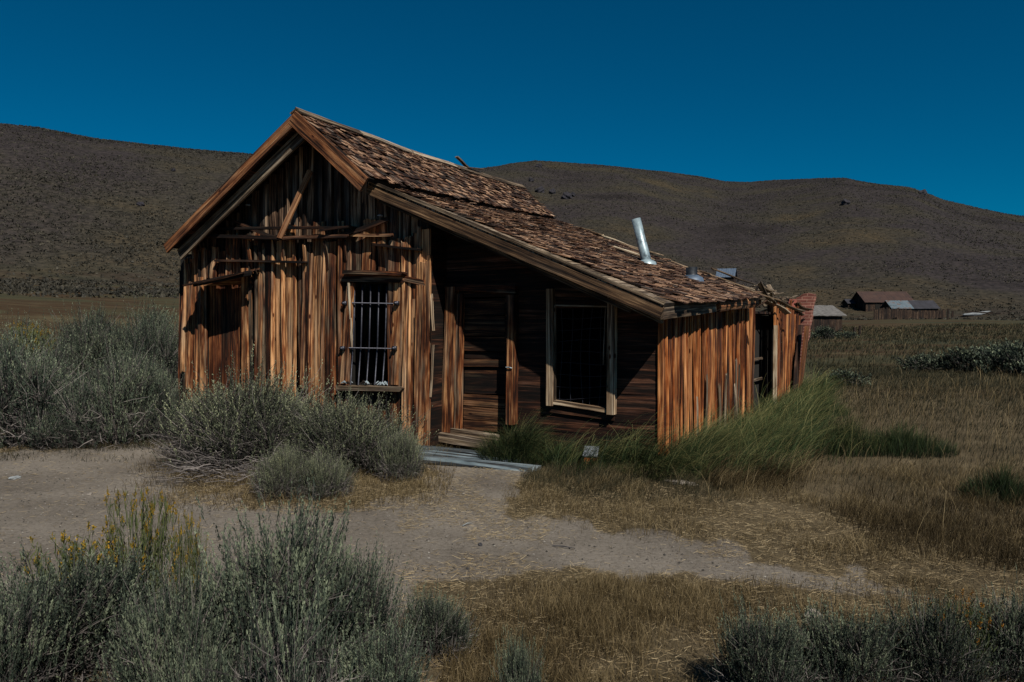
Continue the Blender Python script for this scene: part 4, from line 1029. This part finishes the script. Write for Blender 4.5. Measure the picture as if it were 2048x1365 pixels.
def scatter(n, poly, rg, rmin=1.5, rmax=60, power=1.0):
    """points inside a region given by its outline on the ground"""
    xs = [q[0] for q in poly]; ys = [q[1] for q in poly]
    corners = np.array([gp(x, max(y, 668)) for x, y in poly])
    x0, y0 = corners[:, 0].min(), corners[:, 1].min(); x1, y1 = corners[:, 0].max(), min(corners[:, 1].max(), rmax)
    out = np.zeros((0, 2)); 
    while len(out) < n:
        yy = (rg.random(n * 3) ** power) * (y1 - y0) + y0; xx = rg.uniform(x0, x1, n * 3)
        P = np.stack([xx, yy, np.zeros_like(xx)], -1); px, py = project(P)
        jj = (py - 640) / 300; m = inpoly(poly, px + (fbm(xx * 1.5, yy * 1.5, 301, 3) - .45 + rg.normal(size=len(xx)) * .12) * 170 * jj, py + (fbm(xx * 1.5, yy * 1.5, 302, 3) - .45 + rg.normal(size=len(xx)) * .12) * 110 * jj) & (np.hypot(xx, yy) > rmin); out = np.vstack([out, np.stack([xx[m], yy[m]], -1)])
    return out[:n]
def in_cabin(xy):
    d_ = np.stack([xy[:, 0] - P0[0], xy[:, 1] - P0[1]], -1); a = d_[:, 0] * U[0] + d_[:, 1] * U[1]; b = d_[:, 0] * Vv[0] + d_[:, 1] * Vv[1]
    return ((a > AL - .03) & (a < .04) & (b > -.08) & (b < BB)) | ((a > 0) & (a < AR + .03) & (b > RB - .06) & (b < b2))
def grass(name, n, poly, hmin, hmax, mat_, seed, lean=(.2, .6), wind=(1, -.3), wr=.5, w=(.003, .006), label=None, cat='grass', patchy=.0, avoid=True, col=None, k=4, power=1., rmin=1.5, rmax=60, kind='stuff', cols=(0, 1), group=None):
    rg = np.random.default_rng(seed); xy = scatter(n, poly, rg, rmin, rmax, power)
    keep = ~in_cabin(xy)
    if avoid: keep &= ~(pathmask(xy[:, 0] + rg.normal(size=n) * .16, xy[:, 1] + rg.normal(size=n) * .22))
    f = fbm(xy[:, 0] * 1.7, xy[:, 1] * 1.7, seed, 3); f2 = vnoise(xy[:, 0] * 5.5, xy[:, 1] * 5.5, seed + 2)
    if patchy: keep &= (f + rg.uniform(-.12, .12, n)) > patchy
    xy = xy[keep]; f = f[keep]; f2 = f2[keep]; n = len(xy)
    z = terrain(xy[:, 0], xy[:, 1]); P = np.column_stack([xy, z])
    h = rg.uniform(hmin, hmax, n) * (.4 + 1.0 * f) * (.6 + .8 * f2); a = np.arctan2(wind[1], wind[0]) + rg.normal(size=n) * wr + (f2 - .5) * 1.6
    ld = np.stack([np.cos(a), np.sin(a)], -1)
    c = np.clip(cols[0] + (cols[1] - cols[0]) * (rg.random(n) ** 1.5 * .9 + (f2 - .5) * .5 + (fbm(xy[:, 0] * .8, xy[:, 1] * .8, seed + 5, 3) - .25) * .6), 0, 1)
    r = np.hypot(xy[:, 0], xy[:, 1]); ww = rg.uniform(w[0], w[1], n) * np.maximum(1, r / 9)
    V, F, R0 = blades(P, h, rg.uniform(lean[0], lean[1], n), ld, ww, rg, k, c)
    o = mesh_np(name, V, F, M[mat_], None, {'rnd': R0}); return tag(o, label, cat, group, kind)
FG = [(900, 1365), (940, 1230), (1100, 1160), (1400, 1160), (1750, 1195), (2200, 1235), (2600, 1500), (850, 1500)]
grass('dry_grass', 60000, FG, .05, .13, 'drygrass', 51, (.1, .6), w=(.0018, .0035), label='short golden brown dry grass in the foreground right of the sagebrush', patchy=.4, cols=(.1, .9), wr=2)
MG = [(1060, 960), (1300, 955), (1500, 965), (1800, 930), (2300, 920), (2600, 1250), (2048, 1190), (1750, 1140), (1400, 1095), (1100, 1050), (1000, 1030)]
grass('dry_grass', 60000, MG, .05, .14, 'drygrass', 52, (.2, .7), w=(.002, .004), label='dry tan grass spreading between the path and the green clumps', patchy=.38, cols=(.15, 1), wr=1.6)
grass('seed_stalks', 2500, [(1330, 1000), (1560, 930), (1650, 780), (2300, 740), (2500, 1150), (1700, 1040)], .25, .5, 'drygrass', 63, (.1, .5), wr=1.5, w=(.002, .0035), label='scattered taller pale dry stalks rising out of the meadow grass', cols=(.3, 1))
MM = [(1500, 990), (1600, 900), (1650, 780), (1620, 740), (2400, 720), (2600, 1100), (1800, 1000)]
grass('meadow_grass', 70000, MM, .07, .2, 'meadow', 53, (.2, .7), w=(.003, .006), label='mixed green and brown meadow grass right of the cabin', wr=.9, cols=(0, .9))
DK = [(1700, 1010), (1850, 990), (2300, 980), (2500, 1160), (2048, 1150), (1780, 1090), (1690, 1060)]
grass('meadow_grass', 16000, DK, .1, .22, 'drygrass', 54, (.2, .7), w=(.003, .005), label='dark brown taller grass patch at the right border', wr=1.6, cols=(-.25, .35), patchy=.3)
FM = [(1600, 745), (1590, 675), (2500, 672), (2600, 770), (2048, 760)]
grass('meadow_grass', 45000, FM, .15, .4, 'meadow', 55, (.2, .7), w=(.006, .01), label='far rust and olive meadow grass running to the barns', wr=.9, cols=(.1, 1), rmax=90, k=3, patchy=.38)
TG = [(985, 890), (1080, 900), (1300, 905), (1330, 940), (1440, 950), (1330, 962), (1130, 940), (1000, 915)]
grass('tall_grass', 7000, [(1090, 905), (1180, 880), (1320, 890), (1420, 905), (1440, 945), (1330, 962), (1130, 945)], .45, .9, 'grass', 56, (.5, 1.0), (1, -.35), .7, (.004, .007), 'long green grass drooping to the right below the wire window', k=6, avoid=False)
grass('tall_grass', 12000, [(1330, 920), (1420, 870), (1520, 830), (1610, 795), (1660, 800), (1640, 860), (1600, 960), (1450, 965)], .4, .85, 'grass', 57, (.4, 1.0), (1, -.2), .8, (.004, .007), 'lush green grass along the right cabin wall', k=6, avoid=False, cols=(0, .9))
grass('tall_grass', 6000, [(1380, 940), (1600, 900), (1640, 940), (1560, 985), (1420, 975)], .18, .38, 'drygrass', 58, (.4, .9), (.9, -.5), .6, (.003, .006), 'yellow tan grass fringe in front of the lush green grass', k=5, avoid=False)
grass('short_grass', 9000, [(1040, 950), (1130, 925), (1320, 960), (1450, 965), (1480, 1000), (1250, 1010), (1060, 975)], .06, .17, 'meadow', 59, (.3, .8), wr=1, w=(.003, .005), label='short green tan grass fringe under the marker post', avoid=False, cols=(.2, 1))
grass('short_grass', 22000, [(300, 945), (335, 890), (500, 870), (790, 880), (865, 915), (905, 962), (880, 995), (760, 1018), (600, 1026), (470, 1018), (350, 995)], .05, .17, 'drygrass', 60, (.2, .8), wr=2, w=(.003, .005), label='golden grass skirt around the sagebrush island', avoid=False, cols=(.0, .8))
grass('short_grass', 1200, [(850, 905), (960, 905), (980, 930), (860, 925)], .03, .08, 'meadow', 61, (.2, .8), wr=2, w=(.002, .004), label='small grass tufts in front of the doorstep', avoid=False, patchy=.45)
grass('short_grass', 9000, [(-200, 890), (350, 880), (340, 905), (200, 915), (-200, 925)], .05, .14, 'meadow', 62, (.2, .8), wr=2, w=(.003, .006), label='sparse grass at the foot of the left sagebrush thicket', avoid=False, patchy=.4, cols=(.2, 1))
def litter():
    rg = np.random.default_rng(71); poly = [(-200, 895), (1060, 945), (1300, 1000), (2300, 1100), (2500, 1420), (700, 1420), (-300, 1250)]
    xy = scatter(90000, poly, rg, 2.0, 20); f = fbm(xy[:, 0] * 1.1, xy[:, 1] * 1.1, 72, 4)
    px, py = project(np.column_stack([xy, np.zeros(len(xy))]))
    edge = ~pathmask(xy[:, 0], xy[:, 1]) | (rg.random(len(xy)) < .08) | ((f > .46) & (px > 800)) | inpoly([(330, 985), (900, 940), (920, 1010), (600, 1035), (350, 1010)], px, py)
    xy = xy[edge & ~in_cabin(xy)]; n = len(xy); z = terrain(xy[:, 0], xy[:, 1]) + rg.uniform(.002, .02, n)
    a = rg.uniform(0, math.tau, n); d_ = np.stack([np.cos(a), np.sin(a), rg.uniform(-.1, .35, n)], -1)
    V = leaves(np.column_stack([xy, z]), d_, rg.uniform(.015, .07, n), rg.uniform(.0014, .003, n), rg); V, F = quads_to(V)
    tag(mesh_np('straw_litter', V, F, M['straw'], None, {'rnd': np.repeat(rg.random(n), 4)}), 'pale dry straw scattered over the dirt and grass', 'straw', None, 'stuff')
litter()
def gravel():
    rg = np.random.default_rng(77); poly = [(-200, 900), (1050, 950), (1100, 1040), (1900, 1200), (1100, 1200), (-300, 1250)]
    xy = scatter(9000, poly, rg, 2.0, 20); xy = xy[pathmask(xy[:, 0], xy[:, 1])]; n = len(xy); z = terrain(xy[:, 0], xy[:, 1])
    sz = .0035 + .009 * rg.random(n) ** 5
    o8 = np.array([(1, 0, 0), (0, 1, 0), (-1, 0, 0), (0, -1, 0), (0, 0, .7), (0, 0, -.5)]) ; f8 = np.array([(0, 1, 4, 4), (1, 2, 4, 4), (2, 3, 4, 4), (3, 0, 4, 4)])[:, :3]
    V = np.column_stack([xy, z + sz * .3])[:, None] + o8[None] * sz[:, None, None] * rg.uniform(.6, 1.3, (n, 6, 1)); F = (f8[None] + (np.arange(n) * 6)[:, None, None]).reshape(-1, 3)
    tag(mesh_np('gravel', V.reshape(-1, 3), F, M['gravel'], None, {'rnd': np.repeat(rg.random(n), 6)}), 'fine gravel and grit scattered over the dirt path', 'gravel', None, 'stuff')
M['gravel'] = leafmat('mixed_grit', (.04, .038, .035), (.13, .115, .1), (.3, .28, .25), 0)
gravel()
def tuft(cx, base, wpx, hgt, n, seed, mat_, label, lean=(.3, .9), wind=(1, -.2), wr=1.2, cols=(0, .8), group='large grass tufts', droop=0):
    rg = np.random.default_rng(seed); g = ghit(cx, base); rad = wpx / FPX * g[1] / 2
    a = rg.uniform(0, math.tau, n); rr = rad * 1.25 * rg.random(n) ** .75; xy = np.stack([np.cos(a) * rr, np.sin(a) * rr * .85], -1)
    wx = xy + g[None, :2]; keep = ~in_cabin(wx); xy = xy[keep]; rr = rr[keep]; a = a[keep]; wx = wx[keep]; n = len(xy)
    P = np.column_stack([xy, terrain(wx[:, 0], wx[:, 1]) - g[2]])
    wa = np.arctan2(wind[1], wind[0]) + rg.normal(size=n) * wr; ld = norm(np.stack([np.cos(wa), np.sin(wa)], -1) * .7 + xy / rad * .9)
    h = hgt * rg.uniform(.5, 1.1, n) * np.clip(1.1 - .62 * rr / rad, .2, 2)
    V, F, R0 = blades(P, h, rg.uniform(lean[0], lean[1], n), ld, rg.uniform(.004, .008, n), rg, 6, np.clip(cols[0] + (cols[1] - cols[0]) * rg.random(n), 0, 1))
    o = mesh_np('grass_tuft', V, F, M[mat_], None, {'rnd': R0}); o.location = tuple(g); return tag(o, label, 'grass tuft', group)
tuft(1035, 922, 125, .75, 2600, 81, 'grass', 'dense green grass tuft beside the porch door')
tuft(1115, 932, 80, .45, 1100, 82, 'grass', 'green grass tuft around the tan stone')
tuft(1225, 925, 120, .6, 2200, 90, 'grass', 'drooping green grass tuft directly under the wire window', (.5, 1.0), (1, -.3), .7)
tuft(1300, 935, 120, .65, 2400, 93, 'grass', 'drooping green grass tuft in front of the cabin wall left of the corner', (.5, 1.0), (1, -.4), .6)
tuft(1400, 925, 160, .7, 3000, 94, 'grass', 'full arching grass tuft covering the foot of the cabin corner', (.5, 1.0), (1, -.4), .6, cols=(.1, .9))
tuft(1520, 890, 150, .6, 2400, 95, 'grass', 'pale tipped grass tuft by the middle of the right cabin wall', (.5, 1.0), (1, -.4), .7, cols=(.1, 1))
tuft(1690, 905, 130, .55, 2600, 83, 'grass', 'big upright grass tuft with a dark shaded left side', (.1, .45), wr=2)
tuft(1800, 905, 170, .45, 2600, 84, 'grass', 'green grass tuft right of the big upright one', (.1, .5), wr=2, cols=(0, .6))
tuft(1640, 830, 90, .5, 1600, 85, 'grass', 'rounded green grass tuft by the end of the annex wall', (.3, .8))
tuft(1190, 945, 60, .22, 500, 86, 'grass', 'small grass tuft at the foot of the marker post', (.1, .5), wr=2)
tuft(2000, 1000, 120, .4, 1500, 87, 'grass', 'dark grass tuft near the right border of the meadow', (.1, .5), wr=2, cols=(0, .4))
tuft(1330, 950, 150, .45, 2600, 88, 'grass', 'drooping grass tuft with straw coloured base left of the flat stone', (.7, 1.0), (1, -.6), .35, cols=(.1, .9))

# hillside sage and rocks
def hill_cover():
    rg = np.random.default_rng(91); n = 95000
    az = rg.uniform(R_(-48), R_(46), n * 2); L = 1 - sstep(-.35, .1, az); r = np.where(L > .5, 75 + 240 * rg.random(n * 2) ** .8, 140 + rg.random(n * 2) ** .9 * 500)
    x = r * np.sin(az); y = r * np.cos(az); f = fbm(x * .06, y * .06, 92, 4); keep = (f + rg.uniform(-.3, .3, n * 2)) > .46
    x, y, r = x[keep][:n], y[keep][:n], r[keep][:n]; z = terrain(x, y); n = len(x); m = 5
    s = (.28 + .45 * rg.random(n) ** 2) * np.where(r > 310, .75, .62)
    c = np.stack([x, y, z], -1)[:, None] + rg.normal(size=(n, m, 3)) * s[:, None, None] * [.55, .55, .15]; c[..., 2] = np.maximum(c[..., 2], z[:, None] - .05)
    d_ = norm(rg.normal(size=(n, m, 3)) * [1, 1, .4] + [0, 0, 1.0]); LV = leaves(c.reshape(-1, 3), d_.reshape(-1, 3), np.repeat(s, m) * rg.uniform(.6, 1.1, n * m), np.repeat(s, m) * rg.uniform(.4, .8, n * m), rg)
    V, F = quads_to(LV); tag(mesh_np('hillside_sagebrush', V, F, M['sagefar'], None, {'rnd': np.repeat(np.repeat(rg.random(n), m), 4)}), 'sparse low sagebrush cover over the hillsides', 'ground cover', None, 'stuff')
hill_cover()
M['outcrop'] = simple('dark_outcrop_rock', (.018, .016, .022), .9, 0, .5, .5, .3)
for i, (px, py, s_, lab) in enumerate([(1078, 333, 5, 'rocky knob on the crest of the hill above the roof'), (1062, 362, 4, 'dark rock outcrop high on the hill just right of the ridge'), (1080, 384, 5.5, 'dark rock outcrop below the upper one by the roof edge'),
        (1105, 386, 5, 'dark rock outcrop in the middle of the row below the crest'), (1133, 396, 6, 'dark rock outcrop at the right end of the row below the crest'), (1145, 392, 4, 'small dark rock beside the last outcrop'), (347, 342, 1.6, 'small dark rock on the left hill'), (1845, 388, 6, 'dark rocky bump on the right skyline'), (1690, 408, 5, 'dark shrub covered rock on the right ridge flank'), (282, 412, 1.8, 'dark rock rubble low on the left hill near the cabin')]):
    g = ghit(px, py + 2)
    o = rock('rock_outcrop', px, py + 2, s_ * .42, s_ * .35, s_ * .36, M['outcrop'], lab, 'rock', 20 + i, 'rock outcrops on the hills')

# ------------------------------------------------------------------ far buildings
def farbuild(name, px0, px1, base, eave, ridge, label, cat, roofm, wallm='far', deep=.6, board=.25, over=.3, shed=False, fx=0, roofsplit=None, door=None):
    gl = ghit((px0 + px1) / 2, base); D = gl[1]
    xl, xr = (px0 - 1024) / FPX * D, (px1 - 1024) / FPX * D; W = xr - xl; zz = lambda py: EYE + ray(1024, py)[2] / ray(1024, py)[1] * D
    he = zz(eave) - gl[2]; dp = W * deep; hr = zz(ridge) - gl[2]; hr = EYE + (zz(ridge) - EYE) * (D + dp * (1 if shed else .5)) / D - gl[2]
    e = empty(name, (xl + W / 2, D, gl[2]), fx, label, cat); h2 = W / 2
    wb = WB(); x = -h2
    while x < h2 - .01:
        w_ = min(board * random.uniform(.7, 1.2), h2 - x); wb.board((x + w_ / 2, 0, -.6), (x + w_ / 2, 0, he + random.uniform(-.03, .03)), (1, 0, 0), FN, w_ - .01, .04, 2, warp=.01); x += w_
    y = 0.
    while y < dp:
        w_ = board * 1.2; t = (y + w_ / 2) / dp; top = he + (hr - he) * (t if shed else 1 - abs(2 * t - 1)) - .05
        for sx in (-1, 1): wb.board((sx * h2, y + w_ / 2, -.6), (sx * h2, y + w_ / 2, top), (0, 1, 0), (sx, 0, 0), w_, .04, 2)
        y += w_
    wb.board((0, dp, -.6), (0, dp, he if not shed else hr - .1), (1, 0, 0), (0, 1, 0), W, .04, 1)
    wb.build('wall', M[wallm], e)
    def slab(x0, x1, y0, z0, y1, z1, m, nm):
        n_ = max(4, int((x1 - x0) / .3)); V = []; F = []
        for i in range(n_ + 1):
            x = x0 + (x1 - x0) * i / n_; dz = .02 * (i % 2) + random.uniform(-.02, .02)
            V += [(x, y0, z0 + dz), (x, y1, z1 + dz), (x, y1, z1 + dz - .08), (x, y0, z0 + dz - .08)]
        for i in range(n_):
            a = i * 4; F += [(a + k, a + (k + 1) % 4, a + 4 + (k + 1) % 4, a + 4 + k) for k in range(4)]
        F += [(0, 1, 2, 3), (n_ * 4, n_ * 4 + 1, n_ * 4 + 2, n_ * 4 + 3)]
        MB().add((V, F)).build(nm, m, e, False)
    ov = over
    ym = dp if shed else dp / 2; sl_ = (hr - he) / ym
    if roofsplit: xs = -h2 + W * roofsplit[0]; slab(-h2 - ov, xs, -ov, he - sl_ * ov + .05, ym + (ov if shed else 0), hr + (sl_ * ov if shed else 0) + .05, M[roofm], 'roof'); slab(xs + .02, h2 + ov, -ov, he - sl_ * ov + .05, ym, hr + .05, M[roofsplit[1]], 'roof')
    else: slab(-h2 - ov, h2 + ov, -ov, he - sl_ * ov + .05, ym + (ov if shed else 0), hr + (sl_ * ov if shed else 0) + .05, M[roofm], 'roof')
    if not shed: slab(-h2 - ov, h2 + ov, dp + ov, he - sl_ * ov + .05, ym + .01, hr + .05, M[roofm], 'roof')
    if door:
        xa, xb, za = door; MB().add(boxVF((-h2 + W * xa, -.07, 0), (-h2 + W * xb, -.045, he * za))).build('door', M['void'], e, False)
    return e
farbuild('plank_shed', 1618, 1684, 664, 630, 614, 'dark red brown shed with grey plank roof just behind the brick chimney', 'shed', 'tin' if False else 'whitegrey' if False else 'slateroof', 'far', .8, .3, .3, True)
o = bpy.data.objects['plank_shed']
for c_ in o.children:
    if c_.name.startswith('roof'): c_.data.materials[0] = M['greyroof'] if 'greyroof' in M else simple('grey_plank_roof', (.12, .115, .11), .9, 0, 3)
farbuild('rusty_roof_barn', 1731, 1825, 622, 603, 584, 'long barn with rusty red roof farthest back on the right', 'barn', 'rust', 'far', .7, .5, .4, door=(.2, .3, .7))
farbuild('low_shed', 1696, 1729, 616, 606, 599, 'low black roofed wing left of the rusty roof barn', 'shed', 'slateroof', 'far', .8, .5, .3)
farbuild('patched_shed', 1784, 1876, 632, 616, 602, 'long shed whose roof is pale blue tin on the left and dark on the right', 'shed', 'tin', 'far', .5, .5, .3, roofsplit=(.46, 'slateroof'), door=(.55, .62, .8))
farbuild('small_lean_to', 1750, 1772, 622, 610, 604, 'small brown roofed lean-to between the low wing and the patched shed', 'shed', 'rust', 'far', .8, .5, .2, True)
hh = farbuild('hillside_house', 1434, 1466, 572, 552, 538, 'small dark gabled house with blue grey roof above the cabin eave', 'house', 'bluegrey', 'far', .9, .4, .4, fx=R_(-25), door=(.6, .75, .8))
# plank corral fence in front of the barns
g0, g1 = ghit(1748, 640), ghit(1892, 639); fe = empty('corral_fence', tuple(g0), 0, 'tall dark plank corral fence in front of the barns', 'fence')
wb = WB(); n_ = 110; d_ = g1 - g0
for k in range(n_):
    t = k / n_; p = d_ * t; hgt = (1.55 + .25 * math.sin(t * 7)) * (639 - 617) / 22 * g0[1] / FPX * 22 / 1.7 * random.uniform(.85, 1.08)
    wb.board((p[0], p[1], p[2] - .5), (p[0] + random.uniform(-.05, .05), p[1], p[2] + hgt), (1, 0, 0), FN, abs(d_[0]) / n_ * .92, .05, 2, rnd=random.random())
wb.build('planks', M['far'], fe)
for k, (px, b_, t_, lab) in enumerate([(1709, 676, 655, 'left one of two dark fence posts on the meadow'), (1720, 674, 652, 'right one of two dark fence posts on the meadow'), (1896, 640, 618, 'dark post at the right end of the corral fence'), (1905, 638, 622, 'short dark post standing just past the corral end')]):
    g = ghit(px, b_); h = (EYE + ray(px, t_)[2] / ray(px, t_)[1] * g[1]) - g[2]
    wb = WB(); wb.board((0, 0, -.3), (.03, 0, max(h, .5)), (1, 0, 0), FN, .12 * (g[1] / 45), .12, 3, rnd=.3, warp=.02); o = wb.build('fence_post', M['far']); o.location = tuple(g); tag(o, lab, 'post', 'dark posts on the meadow')
g = ghit(1947, 634); D = g[1]; s_ = D / FPX; bp = empty('board_pile', tuple(g), 0, 'heap of pale boards with a long beam across it at the right', 'boards')
wb = WB()
for k in range(9): wb.board((-22 * s_ + k * .25, k * .3, .25 + k * .03), (16 * s_ + k * .4, k * .3, .35 + .09 * k), (0, 1, .1), (0, -.2, 1), .5, .05, 3, rnd=random.random(), warp=.05)
wb.build('planks', M['whiteboard'], bp)
wb = WB(); wb.board((-18 * s_, -.4, .9), (52 * s_, -.4, .5), (0, 0, 1), FN, .22, .2, 3, rnd=.2); wb.build('beam', M['far'], bp)
for o in list(sc.objects):     # unused prototypes never stay at the origin
    if o.parent is None and o.type == 'EMPTY' and not o.get('label'): print('unplaced', o.name)
